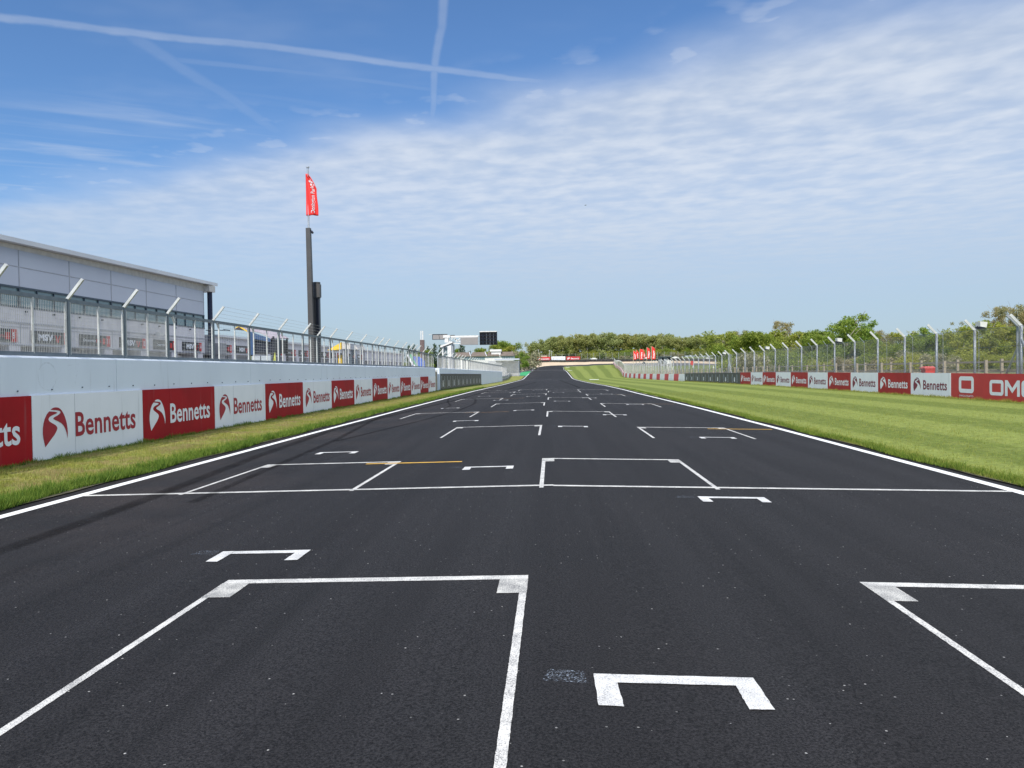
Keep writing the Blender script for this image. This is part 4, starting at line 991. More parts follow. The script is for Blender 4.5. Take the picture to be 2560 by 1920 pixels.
for a, b_ in (((.1, 4.55), (.7, 5.1)), ((.7, 5.1), (1.0, 4.55)), ((1.0, 4.55), (1.45, 5.1)), ((.1, 4.45), (1.5, 4.35)), ((1.45, 5.1), (1.5, 4.3)), ((.7, 4.9), (1.5, 4.5))): f.bar((a[0], 0, a[1] - zb), (b_[0], 0, b_[1] - zb), .09)
f.build('gantry_arm', M['render'], t)
s = thing('display_board', 'grey back of a slim display panel left of the start tower', 'display panel', (-12.2, 82, 0))
MB().box(-.68, .9, -.08, .08, 4.86, 5.36).build('panel', M['screen'], s); f = MB(); f.box(-.72, .92, -.1, .1, 5.36, 5.42); f.box(-.72, -.66, -.1, .1, 4.83, 5.36); f.box(-.72, .92, -.1, .1, 4.82, 4.86); f.bar((0, -.1, 5.35), (.1, -.1, 4.85), .03); f.each('edge_rail', M['pole_n'], s); MB().bar((-1.1, 0, 5.38), (-.7, 0, 5.42), .06).build('bracket', M['steel_l'], s)
s = thing('display_board', 'larger grey display panel hanging between the start tower and the lights', 'display panel', (-8.9, 82, 0))
MB().box(-.93, .93, -.12, .06, 4.24, 5.02).build('panel', M['screen'], s); f = MB(); f.box(-.96, .96, -.1, .1, 4.19, 4.24); f.box(.93, .97, -.1, .1, 4.24, 5.1); f.box(-.97, -.93, -.1, .1, 4.24, 5.0); f.each('edge_rail', M['steel'], s)
s = thing('start_lights', 'black bank of start lights hanging over the track edge', 'start lights', (-6.83, 82, 0))
MB().box(-.95, .95, -.08, .14, 4.18, 5.56).build('back_board', M['pole_n'], s); MB().box(-.92, .92, -.3, .14, 5.56, 5.66).build('top_cover', M['render'], s)
f = MB(); f.bar((-1.15, 0, 5.1), (-.9, 0, 5.1), .07); f.bar((-1.15, 0, 4.6), (-.9, 0, 4.6), .07); f.bar((-1.15, 0, 5.2), (-1.15, 0, 4.5), .07); f.each('bracket', M['steel'], s)
f = MB()
for xx in (-.19, .19, .57): f.box(xx - .006, xx + .006, -.11, -.085, 4.2, 5.54)
f.each('divider', M['steel_l'], s)
for c in range(5):
    for r_ in range(4):
        cx, cz = -.76 + .38 * c, 5.38 - .345 * r_
        l = MB().tube((cx, -.10, cz), (cx, -.12, cz), .105, n=14).build('lamp', M['lens'], s)
        h = MB(); N = 12
        for i in range(N):
            a0, a1 = R(-20 + 220 * i / N), R(-20 + 220 * (i + 1) / N)
            p = lambda a, rr, y: (cx + rr * math.cos(a), y, cz + rr * math.sin(a))
            h.add([p(a0, .15, -.09), p(a1, .15, -.09), p(a1, .15, -.30), p(a0, .15, -.30), p(a0, .135, -.09), p(a1, .135, -.09), p(a1, .135, -.30), p(a0, .135, -.30)], [(0, 1, 2, 3), (7, 6, 5, 4), (3, 2, 6, 7)])
        h.build('hood', M['pole_n'], l)

t = thing('chimney', 'brown brick chimney with white flues above the trees', 'chimney', (-20.55, 120, G(-20, 120)))
zb = G(-20, 120)
MB().box(-.32, .32, -.32, .32, 0, 6.35 - zb).build('stack', M['brick'], t)
f = MB(); [f.tube((x, 0, 6.3 - zb), (x, 0, 7.8 - zb), .06, n=8) for x in (-.22, 0.0, .14)]; f.each('flue', M['render'], t)

# hospitality buildings on the left beyond the wall
t = thing('clubhouse', 'long low white building with brown tiled roofs left of the track', 'building', (-20, 232, 0))
zg = G(-20, 232)
MB().box(-9.5, 8.3, 0, 9, zg, 5.75).build('wall', M['render'], t)
f = MB()
for x0, x1, sl in ((-9.8, -4.9, .0), (-4.7, .0, .0), (.2, 4., 0), (4.2, 8.6, .0)):
    f.add([(x0, -.6, 5.65), (x1, -.6, 5.65), (x1 - .8, 4.5, 7.0), (x0 - .0, 4.5, 7.0), (x1, 9.4, 5.6), (x0, 9.4, 5.6)], [(0, 1, 2, 3), (3, 2, 4, 5), (1, 4, 2), (0, 3, 5)])
f.each('roof', M['roofbrown'], t)
f = MB(); [f.bar((x, -.75, 5.7), (x - .9, 4.2, 7.08), .16) for x in (-4.8, .1)]; f.each('verge_board', M['letter'], t)
f = MB(); f.box(1.4, 4.3, 1.5, 4, 5.9, 7.05); f.box(1.0, 4.5, 1.2, 4.3, 7.05, 7.7); f.build('white_block', M['render'], t)
f = MB(); f.box(-7, -.5, -.06, 0, 4.5, 5.4)
for i in range(7): f.box(4.9 + i * .5, 5.25 + i * .5, -.06, 0, 4.6, 5.4)
f.each('window', M['glass'], t)
t = thing('grandstand_canopy', 'long pale blue canopy edge in front of the white building', 'canopy', (-14, 205, 0)); zg = G(-14, 205)
MB().box(-1.5, 5.2, 0, 4, 4.05, 4.42).build('canopy', M['clad'], t); f = MB(); [f.box(x, x + .12, 0, .12, zg, 3.85) for x in (-1.3, 1.8, 5.0)]; f.each('post', M['steel'], t)
MB().box(-3.5, 5.2, 3.5, 3.9, zg, 3.9).build('back_wall', M['joint_l'], t)
f = MB(); [f.box(x * .24 - 3.5, x * .24 - 3.42, -.3, -.25, zg, 3.8) for x in range(36)]; f.build('railing', M['veil'], t)
t = thing('paddock_fence', 'pale vertical-bar fence running up to the far bend on the left', 'fence', (0, 0, 0))
f = MB(); pts = [(-14.5, 212), (-17.5, 300), (-17.5, 345), (-13.5, 385), (-10, 403)]
P_f = []
for (xa, ya), (xb, yb) in zip(pts, pts[1:]):
    L = math.hypot(xb - xa, yb - ya); n = int(L / .55)
    for i in range(n): P_f.append((xa + (xb - xa) * i / n, ya + (yb - ya) * i / n))
for x, y in P_f: f.box(x, x + .12, y, y + .1, G(x, y) + .3, G(x, y) + 3.1)
f.build('bars', M['veil'], t)
# chequered blocks and tyres under that fence
def xf(y): return float(np.interp(y, [212, 300, 345, 385, 403], [-14.2, -17.2, -17.2, -13.2, -9.8]))
for i in range(9):
    y = 296 + i * 5.2; red = i % 2 == 0
    o = MB().box(-.3, .3, 0, 5.0, 0, 1.2).build('barrier_block', M['pink'] if not red else M['barred'], None, loc=(xf(y), y, G(xf(y), y))); o.rotation_euler = (0, 0, math.atan2(-(xf(y + 5) - xf(y)), 5))
    tag(o, ('faded pink' if not red else 'red') + ' block under the pale fence left of the far bend', 'barrier block', ('pale' if not red else 'red') + ' blocks left of the far bend')
def tyre_wall(name, pts, label, h=1.25, r=.36, white=()):
    t = thing(name, label, 'tyre wall'); f = MB(); wv = MB()
    for (xa, ya), (xb, yb) in zip(pts, pts[1:]):
        L = math.hypot(xb - xa, yb - ya); n = max(1, int(L / (2 * r + .02)))
        for i in range(n):
            x, y = xa + (xb - xa) * i / n, ya + (yb - ya) * i / n; z = G(x, y)
            for k in range(4):
                zz = z + k * h / 4
                for q, rr in ((0, .86), (1, 1.)): pass
                f.tube((x, y, zz), (x, y, zz + h / 4 * .5), r * .84, r, 8, False); f.tube((x, y, zz + h / 4 * .5), (x, y, zz + h / 4), r, r * .84, 8, True)
    f.build('tyres', M['tyre'], t); return t
tyre_wall('tyre_wall', [(-17.0, 343), (-13.2, 385), (-10.2, 401)], 'dark stacked tyres left of the far bend')
tyre_wall('tyre_wall', [(-9, 403.6), (0, 404), (12.6, 401), (32, 387), (68, 362), (88, 343), (104, 315)], 'long black tyre wall round the outside of the far bend')
s = thing('patterned_hoarding', 'pale pink patterned hoarding left of the far banners', 'hoarding', (-10.8, 378, G(-11, 378)))
MB().add([(-1.6, 0, .8), (2.0, 0, 1.0), (2.0, 0, 3.0), (.6, 0, 3.9), (-.9, 0, 3.6), (-1.6, 0, 2.4), (-1.6, .5, .8), (2, .5, 1), (2, .5, 3), (.6, .5, 3.9), (-.9, .5, 3.6), (-1.6, .5, 2.4)], [(0, 1, 2, 3, 4, 5), (11, 10, 9, 8, 7, 6)] + [(i, i + 6, (i + 1) % 6 + 6, (i + 1) % 6) for i in range(6)]).build('board', M['pink'], s)
for i in range(5):
    x, y = ((22, 396), (47, 379), (60, 370.5), (74, 360), (84, 350))[i]
    o = MB().box(-1.6, 1.6, 0, .5, 0, .55).box(-.9, .7, .05, .45, .55, .85).build('white_bag', M['render'], None, loc=(x, y + 2.2, G(x, y) + 1.1)); tag(o, 'white bulky sacks lying on top of the far tyre wall', 'sacks', 'white sacks on the far tyre wall')
f = thing('catch_fence', 'tall dark mesh fence behind the far tyre wall', 'fence'); m_ = MB(); w = MB()
for (xa, ya), (xb, yb) in zip([(-9, 406.5), (12.6, 405), (34, 391), (70, 366), (92, 346)], [(12.6, 405), (34, 391), (70, 366), (92, 346), (108, 318)]):
    L = math.hypot(xb - xa, yb - ya); n = int(L / 3.5)
    for i in range(n): x, y = xa + (xb - xa) * i / n, ya + (yb - ya) * i / n; m_.box(x, x + .1, y, y + .1, G(x, y), G(x, y) + 4.4)
    for k in range(9): z = 1.2 + k * .38; w.tri((xa, ya, G(xa, ya) + z), (xb, yb, G(xb, yb) + z), .03)
m_.each('post', M['steel'], f); w.build('mesh_panel', M['wire'], f)
for i, (x, y, h) in enumerate(((-7.2, 408, 6.5), (-1.2, 409, 6.0), (-.2, 410, 5.6))):
    tag(MB().tube((0, 0, 0), (0, 0, h), .12).box(-.4, .4, -.2, .2, h, h + .25).build('lamp_post', M['steel_l'], None, loc=(x, y, G(x, y))), ['slim pale post with a lamp behind the left red banner', 'left one of two close pale posts behind the white banner', 'right one of two close pale posts behind the white banner'][i], 'post', 'pale posts behind the far banners')
t = thing('marshal_box', 'tiny cream cabin on top of the bank behind the left banners', 'cabin', (-4.2, 409, G(-4, 409))); MB().box(-1.6, 1.6, 0, 2, 2.6, 3.7).build('cabin_wall', M['cream'], t); MB().box(-1.8, 1.8, -.2, 2.2, 3.7, 3.85).build('roof', M['roofbrown'], t); MB().box(-1.5, -1.3, .2, .4, 0, 2.6).box(1.3, 1.5, .2, .4, 0, 2.6).each('leg', M['wood'], t)
# ------------------------------------------------------------------ right-hand catch fence
t = thing('catch_fence', 'tall galvanised mesh fence with cranked posts behind the right-hand boards', 'fence')
def fxr(y): return bxr(y) + .42
py_ = [13.8, 17., 20.1, 23.2, 26.35]; y = 29.55
while y < 180: py_.append(y); y += 3.15
while y < 362: py_.append(y); y += 4.6
dmain = MB(); dmain.tube((0, 0, 0), (0, 0, 1), .055, n=8); 
for i, y in enumerate(py_):
    x = fxr(y); z = G(x, y); h = 2.86 if y < 100 else 2.8
    p = MB().tube((0, 0, 0), (0, 0, h), .055, n=8).build('post', M['steel'], t, True, loc=(x, y, z))
    a = MB().bar((0, 0, h - .03), (-.40, 0, h + .40), .10, .045, up=(0, 1, 0)); a.build('arm', M['steel_l'], p)
    if abs(y - 29.55) < .1 or abs(y - 29.55 - 3.15 * 15) < .1:
        b_ = MB(); b_.tube((0, 0, h - .5), (.0, -1.6, .1), .04, n=6); b_.tube((0, 0, h - .5), (.0, 1.6, .1), .04, n=6); b_.tube((0.0, .22, 0), (0.0, .22, h), .05, n=6); b_.tube((0.12, -.2, 0), (0.12, -.2, h), .025, n=6); b_.bar((0, .2, h - .03), (-.40, .2, h + .40), .1, .05, up=(0, 1, 0)); b_.build('brace', M['steel'], p)
w = MB()
H0, H1 = .9, 2.84
def P3(y, z): return (fxr(y) - .06, y, G(fxr(y), y) + z)
pit = .085; y = 20.
while y < 62:
    D = H1 - H0; w.tri(P3(y, H0), P3(y + D, H1), .0048); w.tri(P3(y + D, H0), P3(y, H1), .0048); y += pit
while y < 110:
    D = H1 - H0; w.tri(P3(y, H0), P3(y + D, H1), .006); w.tri(P3(y + D, H0), P3(y, H1), .006); y += .22
w.build('mesh_panel', M['wire_r'], t)
w = MB(); y = 110.
while y < 362: D = H1 - H0; w.tri(P3(y, H0), P3(y + .9 * D, H1), .014); w.tri(P3(y + .9 * D, H0), P3(y, H1), .014); y += .42
w.build('far_mesh_panel', M['wire_l'], t)
w = MB(); st = [20.] + [float(v) for v in range(40, 363, 20)]
for a, b_ in zip(st, st[1:]):
    for z in (1.3, 2.1, 2.84): w.tri(P3(a, z), P3(b_, z), .016 if z > 2.5 else .009)
w.build('line_wires', M['steel_d'], t)
# second row of arms: the debris fence behind the path
t = thing('rear_fence', 'fainter thin-armed fence running behind the first one on the right', 'fence')
m_ = MB(); y = 26.
while y < 120:
    x = 19.3; z = G(x, y); m_.tube((x, y, z), (x, y, z + 2.75), .009, n=5, caps=False); m_.bar((x, y, z + 2.7), (x - .3, y, z + 3.05), .022); y += 3.16
m_.each('post', M['steel'], t, 2)

# horn loudspeakers on posts
for i, (k, lab) in enumerate(((1, 'nearest of four'), (6, 'second of four'), (11, 'third of four'), (16, 'farthest of four'))):
    y = 29.55 + 3.15 * k; x = fxr(y); z = G(x, y) + 2.98
    o = thing('horn_speaker', 'white box loudspeaker on a right-hand fence post, %s' % lab, 'loudspeaker', (x, y, z), group='loudspeakers on the right-hand fence')
    MB().add([(.15, -.3, .0), (.50, -.3, -.06), (.50, .2, -.06), (.15, .2, 0), (.12, -.34, .26), (.54, -.34, .22), (.54, .2, .22), (.12, .2, .26)], [(0, 3, 2, 1), (4, 5, 6, 7), (0, 1, 5, 4), (1, 2, 6, 5), (2, 3, 7, 6), (3, 0, 4, 7)]).build('horn', M['render'], o)
    o.scale = (.72, .72, .8)
    MB().bar((-.02, 0, -.1), (.2, -.05, .05), .05).box(.12, .42, -.28, .1, -.12, -.03).build('bracket', M['pole_n'], o)

# timber post and rail fences
def timber(x0, sp, ya, yb, h, label):
    t = thing('timber_fence', label, 'fence', (x0, ya, G(x0, ya))); rl = MB(); y = ya; n = 0; rnn = random.Random(int(x0))
    zb = G(x0, ya); zz = lambda y: G(x0, y) - zb
    while y < yb:
        if n < 95: MB().box(-.06, .06, -.06, .06, -.1, h + rnn.uniform(-.03, .05)).build('post', M['wood'], t, loc=(0, y - ya, zz(y)))
        y2 = y + sp
        for z in (.45, .8, h - .12): rl.bar((.10, y - ya, zz(y) + z + rnn.uniform(-.015, .015)), (.10, y2 - ya, zz(y2) + z), .04, .075)
        y = y2; n += 1
    rl.build('rails', M['wood'], t)
timber(20.8, 3.86, 22.2, 150, 1.38, 'weathered timber post and rail fence just behind the right-hand mesh fence')
timber(23.0, 4.25, 23.2, 150, 1.36, 'second timber post and rail fence on the far side of the path')
t = thing('red_bin', 'red plastic bin with a pale lid behind the right-hand fence', 'bin', (20.0, 41.6, G(20, 42)))
MB().add([(x, y, z) for z, s in ((0, .18), (.95, .25)) for x, y in ((-s, -s), (s, -s), (s, s), (-s, s))], [(0, 1, 5, 4), (1, 2, 6, 5), (2, 3, 7, 6), (3, 0, 4, 7), (3, 2, 1, 0)]).build('body', M['binred'], t); MB().box(-.28, .28, -.28, .28, .95, 1.02).add([(-.35, -.3, 1.03), (.35, -.3, 1.03), (.35, .3, 1.03), (-.35, .3, 1.03), (-.2, -.1, 1.12), (.2, -.1, 1.12), (.2, .1, 1.12), (-.2, .1, 1.12)], [(0, 1, 5, 4), (1, 2, 6, 5), (2, 3, 7, 6), (3, 0, 4, 7), (4, 5, 6, 7)]).build('lid', M['binred'], t)

# flags by the hut
F0 = [(22.82, 215, 6.4), (23.82, 217, 6.65), (25.07, 219, 6.9), (26.33, 221, 6.85), (27.6, 223, 7.45), (29.25, 225, 7.8)]
for i, (x, y, zt) in enumerate(F0):
    z = G(x, y); h = zt - z
    lab = ['leftmost', 'second', 'third', 'fourth', 'fifth', 'rightmost'][i] + (' of the six' if i in (0, 5) else ' from the left of six')
    t = thing('row_flagpole', 'slim pale flagpole, %s by the grey hut' % lab, 'flagpole', (x, y, z), group='flagpoles by the grey hut')
    MB().tube((0, 0, 0), (0, 0, h), .07, .06, 8).build('pole', M['cream'], t)
    fl = thing('row_flag', 'red flag with white print, %s by the grey hut' % lab, 'flag', (x, y, z), group='red flags by the grey hut')
    wd = [.75, .68, .9, .55, .85, 1.0][i]; ln = [2.6, 2.5, 3.1, 2.6, 3.4, 3.9][i]; dr = [.6, .9, .2, 1.6, .5, .8][i]
    def rf(u, v): return (.08 + wd * u + .05 * math.sin(v * 7 + i), .12 * math.sin(u * 6 + v * 4 + i) * u - .02, h - .1 - ln * (1 - v) - dr * (u ** 1.3) * v)
    o = cloth(1, 1, 6, 10, rf).build('cloth', M['flagred'], fl, True); md = o.modifiers.new('s', 'SOLIDIFY'); md.thickness = .01
    mb = MB(); tb = MB(); text_mb('Donington', .5, ln * .62, tb, 0, 0, 0, .07, rot=1)
    mb.v = [(lambda p: (p[0], p[1] - .03, p[2]))(rf(.3 + a, .12 + c / ln)) for a, _, c in tb.v]; mb.f = tb.f; mb.build('lettering', M['letter'], fl)
t = thing('notice_box', 'small black box hanging at the foot of the flags', 'box', (25.9, 216, G(26, 216))); MB().tube((0, 0, 0), (0, 0, 2.0), .05).build('post', M['steel'], t); MB().box(-.4, .4, -.1, .25, 2.0, 2.75).build('box', M['pole_n'], t)

# raised marshals' hut with steps
t = thing('marshal_hut', 'grey flat-roofed hut on a stair tower beside the red flags', 'hut', (29.5, 200, G(29.5, 200))); zb = G(29.5, 200)
MB().box(-1.45, 1.45, 0, 2.6, 2.3 - zb, 4.15 - zb).build('wall', M['hut'], t); MB().box(-1.75, 1.75, -.5, 2.9, 4.15 - zb, 4.32 - zb).build('roof', M['trim'], t)
f = MB(); f.box(-1.0, -.4, -.03, 0, 2.4 - zb, 4.0 - zb); f.box(.45, 1.4, -.02, 0, 3.2 - zb, 4.05 - zb); f.each('window', M['ink'], t); MB().box(-.98, -.93, -.06, -.03, 2.4 - zb, 4.0 - zb).build('door_post', M['steel_l'], t)
f = MB(); [f.box(x, x + .12, y, y + .12, -.2, 2.3 - zb) for x in (-1.4, 0, 1.3) for y in (0, 2.4)]; f.box(-1.5, 1.5, -1.0, 2.7, 2.18 - zb, 2.3 - zb); f.each('frame_member', M['hut'], t)
f = MB()
for k in range(9): z = .3 + k * .27; f.box(-1.75, -1.3, -.4 - k * .03, -.2 - k * .03, z, z + .06)
f.bar((-1.75, -.3, 0), (-1.75, -.3, 2.6), .06); f.build('ladder', M['ink'], t)
f = MB(); f.bar((.55, -2.6, .0), (.25, -1.0, 2.6 - zb), .08); f.bar((1.55, -2.6, 0), (1.35, -1.0, 2.6 - zb), .08)
for k in range(8): u = k / 8; f.box(.55 - .3 * u, 1.55 - .2 * u, -2.6 + 1.6 * u - .1, -2.6 + 1.6 * u + .1, (2.6 - zb) * u + .05, (2.6 - zb) * u + .1)
f.box(.2, 1.4, -1.05, -1.0, 2.45 - zb, 3.3 - zb); f.build('steps', M['render'], t)

# cones and sand heaps seen through the fence
for i, (x, y, s, lab) in enumerate(((35.5, 112, 1.5, 'low heap of pale sand seen through the right-hand fence'),)):
    mb = MB(); N = 14; rr = random.Random(i)
    ringp = [[(math.cos(6.283 * k / N) * s * r_ * (1 + rr.uniform(-.12, .12)), math.sin(6.283 * k / N) * s * r_ * .7, hz * s * (1 + rr.uniform(-.1, .1))) for k in range(N)] for r_, hz in ((1.6, 0), (1.1, .35), (.55, .62), (.1, .72))]
    mb.v = [p for q in ringp for p in q]; mb.f = [(a * N + k, a * N + (k + 1) % N, (a + 1) * N + (k + 1) % N, (a + 1) * N + k) for a in range(3) for k in range(N)] + [tuple(range(3 * N, 4 * N))]
    tag(mb.build('sand_heap', M['gravel'] if i == 0 else M['render'], loc=(x, y, G(x, y) + (.9 if i == 0 else .9))), lab, 'heap')
    if i == 0: pass
for i, (x, y) in enumerate(((40, 262), (44, 240), (46.5, 222), (50, 230), (36, 285))):
    o = MB().tube((0, 0, .04), (0, 0, .75), .18, .04, 10).box(-.25, .25, -.25, .25, 0, .04).build('traffic_cone', M['render'], loc=(x, y, G(x, y) + .01)); tag(o, 'pale cone standing on the far tarmac behind the infield fence', 'cone', 'cones on the far tarmac')
o = MB().add([(math.cos(a) * .55, -.1 if k else .1, 1.1 + math.sin(a) * .7) for k in (0, 1) for a in [6.283 * i / 12 for i in range(12)]], [tuple(range(12)), tuple(range(23, 11, -1))] + [(i, 12 + i, 12 + (i + 1) % 12, (i + 1) % 12) for i in range(12)]).box(-.04, .04, -.05, .05, 0, .5).build('round_marker', M['binred'], loc=(44.6, 245, G(44, 245) + .3)); tag(o, 'round red marker board seen small through the fence', 'sign')
# small aeroplane far off in the sky
d = (cam.matrix_world.to_3x3() @ Vector((1464 - 1280, 960 - 513, -1900))).normalized() * 1500
pl_ = MB(); pl_.tube((-4, 0, 0), (4, 0, 0), .7, .35, 8); pl_.add([(-1.2, -6, .1), (.8, -6, .1), (1.0, 6, .1), (-1.4, 6, .1), (-1.2, -6, .3), (.8, -6, .3), (1.0, 6, .3), (-1.4, 6, .3)], [(0, 1, 2, 3), (7, 6, 5, 4), (0, 4, 5, 1), (2, 6, 7, 3), (1, 5, 6, 2), (0, 3, 7, 4)]).box(3, 4, -.1, .1, .2, 1.8)
pl_.v = [(a * .6, b * .6, c * .6) for a, b, c in pl_.v]
tag(pl_.build('aeroplane', M['steel_d'], loc=tuple(d + Vector((0, 0, 1.5)))), 'tiny dark aeroplane low in the clouded sky right of the middle', 'aeroplane')

# ------------------------------------------------------------------ trees
def leaf_mesh(name, clumps, nleaf, size, m, seed, flat=1., hollow=.35):
    """many small leaf quads scattered through ellipsoid clumps (centre, radii, weight)"""
    rng = np.random.default_rng(seed); V = []
    wts = np.array([c[2] for c in clumps], float); wts /= wts.sum(); idx = rng.choice(len(clumps), nleaf, p=wts)
    C_ = np.array([c[0] for c in clumps], float)[idx]; Rr = np.array([c[1] for c in clumps], float)[idx]
    d = rng.normal(size=(nleaf, 3)); d /= np.linalg.norm(d, axis=1)[:, None]
    rad = (hollow + (1 - hollow) * rng.uniform(0, 1, nleaf) ** .6) * (1 + .10 * rng.normal(size=nleaf))
    # lumpiness so that the outline is uneven
    lump = 1 + .16 * np.sin(d[:, 0] * 5 + idx * 1.7) * np.sin(d[:, 1] * 4 + idx) + .12 * np.sin(d[:, 2] * 7 + idx * 2.3)
    c = C_ + d * Rr * (rad * lump)[:, None]
    n = d * .7 + rng.normal(size=(nleaf, 3)) * .8 + np.array([0, 0, .35]); n /= np.linalg.norm(n, axis=1)[:, None]
    r = np.cross(n, rng.normal(size=(nleaf, 3))); r /= np.linalg.norm(r, axis=1)[:, None]; q = np.cross(n, r)
    s = size * rng.uniform(.5, 1.3, nleaf)[:, None]; v = np.stack([c - r * s, c + q * s * .55, c + r * s, c - q * s * .55], 1).astype(np.float32)
    me = bpy.data.meshes.new(name); me.vertices.add(4 * nleaf); me.vertices.foreach_set('co', v.ravel())
    me.loops.add(4 * nleaf); me.loops.foreach_set('vertex_index', np.arange(4 * nleaf, dtype=np.int32))
    me.polygons.add(nleaf); me.polygons.foreach_set('loop_start', np.arange(0, 4 * nleaf, 4, dtype=np.int32)); me.polygons.foreach_set('loop_total', np.full(nleaf, 4, np.int32))
    me.update(calc_edges=True); me.materials.append(m); me.validate(); return me
def trunk_mesh(h, r, limbs, seed, spread=.45):
    rnn = random.Random(seed); mb = MB(); z = 0; p = Vector((0, 0, 0)); pts = [p]
    for i in range(5): p = p + Vector((rnn.uniform(-.04, .04) * h, rnn.uniform(-.04, .04) * h, h / 5)); pts.append(p)
    for i in range(5): mb.tube(pts[i], pts[i + 1], r * (1 - .17 * i), r * (1 - .17 * (i + 1)), 7, False)
    for k in range(limbs):
        i = rnn.choice([1, 2, 3, 4]); b0 = pts[i] + (pts[i + 1] - pts[i]) * rnn.random(); a = rnn.uniform(0, 6.28); L = h * rnn.uniform(.25, .45); rr = r * .42
        for s_ in range(3):
            b1 = b0 + Vector((math.cos(a) * L * spread / 3 * 1.3, math.sin(a) * L * spread / 3 * 1.3, L / 3 * rnn.uniform(.7, 1.1))); mb.tube(b0, b1, rr, rr * .65, 5, False); b0 = b1; rr *= .65; a += rnn.uniform(-.4, .4)
    return mb.mesh('trunk', M['bark'])
def mk_tree(kind, seed):
    """unit-height tree meshes (trunk, crown): scaled to the wanted height on placing"""
    rnn = random.Random(seed); cl = []
    def ring_(n, rad, z0, z1, r0, r1, w=1., fl=.8):
        for i in range(n):
            a = rnn.uniform(0, 6.28); q = rad * math.sqrt(rnn.random()); z = rnn.uniform(z0, z1); r_ = rnn.uniform(r0, r1)
            cl.append(((math.cos(a) * q, math.sin(a) * q, z), (r_, r_, r_ * fl), w * r_ * r_ * 100))
    if kind == 0:      # woodland broadleaf, bare stem below
        ring_(14, .34, .42, .88, .11, .18); ring_(4, .15, .82, .93, .06, .10); ring_(8, .34, .14, .42, .08, .14, .55)
        return trunk_mesh(.85, .014, 9, seed), leaf_mesh('crown', cl, 3000, .027, M['leafA'], seed, hollow=.2)
    if kind == 1:      # woodland background, full to the ground
        ring_(16, .40, .12, .86, .14, .2); ring_(4, .2, .8, .9, .08, .12)
        return trunk_mesh(.8, .022, 6, seed), leaf_mesh('crown', cl, 3200, .032, M['leafB'], seed, hollow=.2)
    if kind == 2:      # dense hedge-like tree
        ring_(16, .42, .2, .86, .12, .2); ring_(6, .2, .8, .92, .07, .1)
        return trunk_mesh(.75, .024, 6, seed), leaf_mesh('crown', cl, 6500, .023, M['leafB'], seed, hollow=.25)
    if kind == 3:      # yellow-green
        ring_(16, .42, .2, .84, .12, .19); ring_(6, .25, .8, .92, .06, .1)
        return trunk_mesh(.75, .024, 6, seed), leaf_mesh('crown', cl, 6500, .023, M['leafD'], seed, hollow=.25)
    if kind == 4:      # bright spreading maple
        ring_(22, .36, .28, .80, .09, .15); ring_(7, .2, .78, .93, .06, .10); ring_(5, .40, .3, .6, .05, .09, .8)
        return trunk_mesh(.8, .03, 9, seed, .6), leaf_mesh('crown', cl, 8500, .0185, M['leafC'], seed, hollow=.25)
    if kind == 5:      # thin pale crown
        ring_(26, .24, .42, .95, .05, .10, 1.); ring_(14, .32, .2, .7, .07, .13, .6)
        return trunk_mesh(.72, .011, 14, seed, .6), leaf_mesh('crown', cl, 6500, .013, M['leafE'], seed, hollow=.1)
    if kind == 6:      # low bush
        ring_(14, .75, .2, .66, .2, .38, 1., .75)
        return trunk_mesh(.5, .03, 5, seed, 1.), leaf_mesh('crown', cl, 6000, .034, M['leafD' if seed % 2 else 'leafB'], seed, hollow=.3)
    if kind == 7:      # pale blossoming bush
        ring_(12, .62, .2, .68, .18, .32, 1., .8)
        return trunk_mesh(.5, .03, 5, seed, 1.), leaf_mesh('crown', cl, 3800, .034, M['blossom'], seed, hollow=.3)
    if kind == 8:      # poplar / conifer
        for i in range(12):
            z = .12 + .80 * i / 11; r_ = .17 * (1 - z) + .045; cl.append(((rnn.uniform(-.05, .05), rnn.uniform(-.05, .05), z), (r_, r_, .08), r_ * r_ * 100 + .4))
        return trunk_mesh(.9, .016, 5, seed, .3), leaf_mesh('crown', cl, 2400, .02, M['leafF'], seed, hollow=.15)
KN = {0: ('woodland_tree', 'tree'), 1: ('woodland_tree', 'tree'), 2: ('broadleaf_tree', 'tree'), 3: ('broadleaf_tree', 'tree'), 4: ('maple_tree', 'tree'), 5: ('sparse_tree', 'tree'), 6: ('bush', 'bush'), 7: ('blossoming_bush', 'bush'), 8: ('poplar_tree', 'tree')}
LB = {0: 'olive-green woodland tree with a pale stem in the far wood beyond the gravel', 1: 'leafy tree at the back of the far wood', 2: 'mid-green leafy tree on the %s', 3: 'yellow-green leafy tree on the %s', 4: 'bright green spreading tree on the %s', 5: 'thin pale see-through tree rising above its neighbours on the %s', 6: 'low green bush %s', 7: 'pale blossoming bush by the %s', 8: 'dark narrow tree on the skyline left of the start tower'}
_lib = {}
def tree(kind, x, y, h, side, seed, wide=1.):
    v = seed % (4 if kind in (0, 1) else 3)
    if (kind, v) not in _lib: _lib[(kind, v)] = mk_tree(kind, kind * 10 + v + 1)
    tr_, cr_ = _lib[(kind, v)]; nm, cat = KN[kind]
    lab = LB[kind] % side if '%s' in LB[kind] else LB[kind]
    if kind == 6: lab = LB[6] % ('at the foot of the far wood' if side == 'far' else 'behind the right-hand fences')
    o = thing(nm, lab, cat, (x, y, G(x, y) - .1), random.Random(seed).uniform(0, 6.28), lab.replace(' tree', ' trees').replace(' bush', ' bushes') + ' (group)')
    o['group'] = {0: 'front trees of the far wood', 1: 'back trees of the far wood'}.get(kind, nm.replace('_', ' ') + 's on the ' + side)
    o.scale = (h * wide, h * wide, h)
    link('trunk', tr_, o); link('crown', cr_, o)
    return o
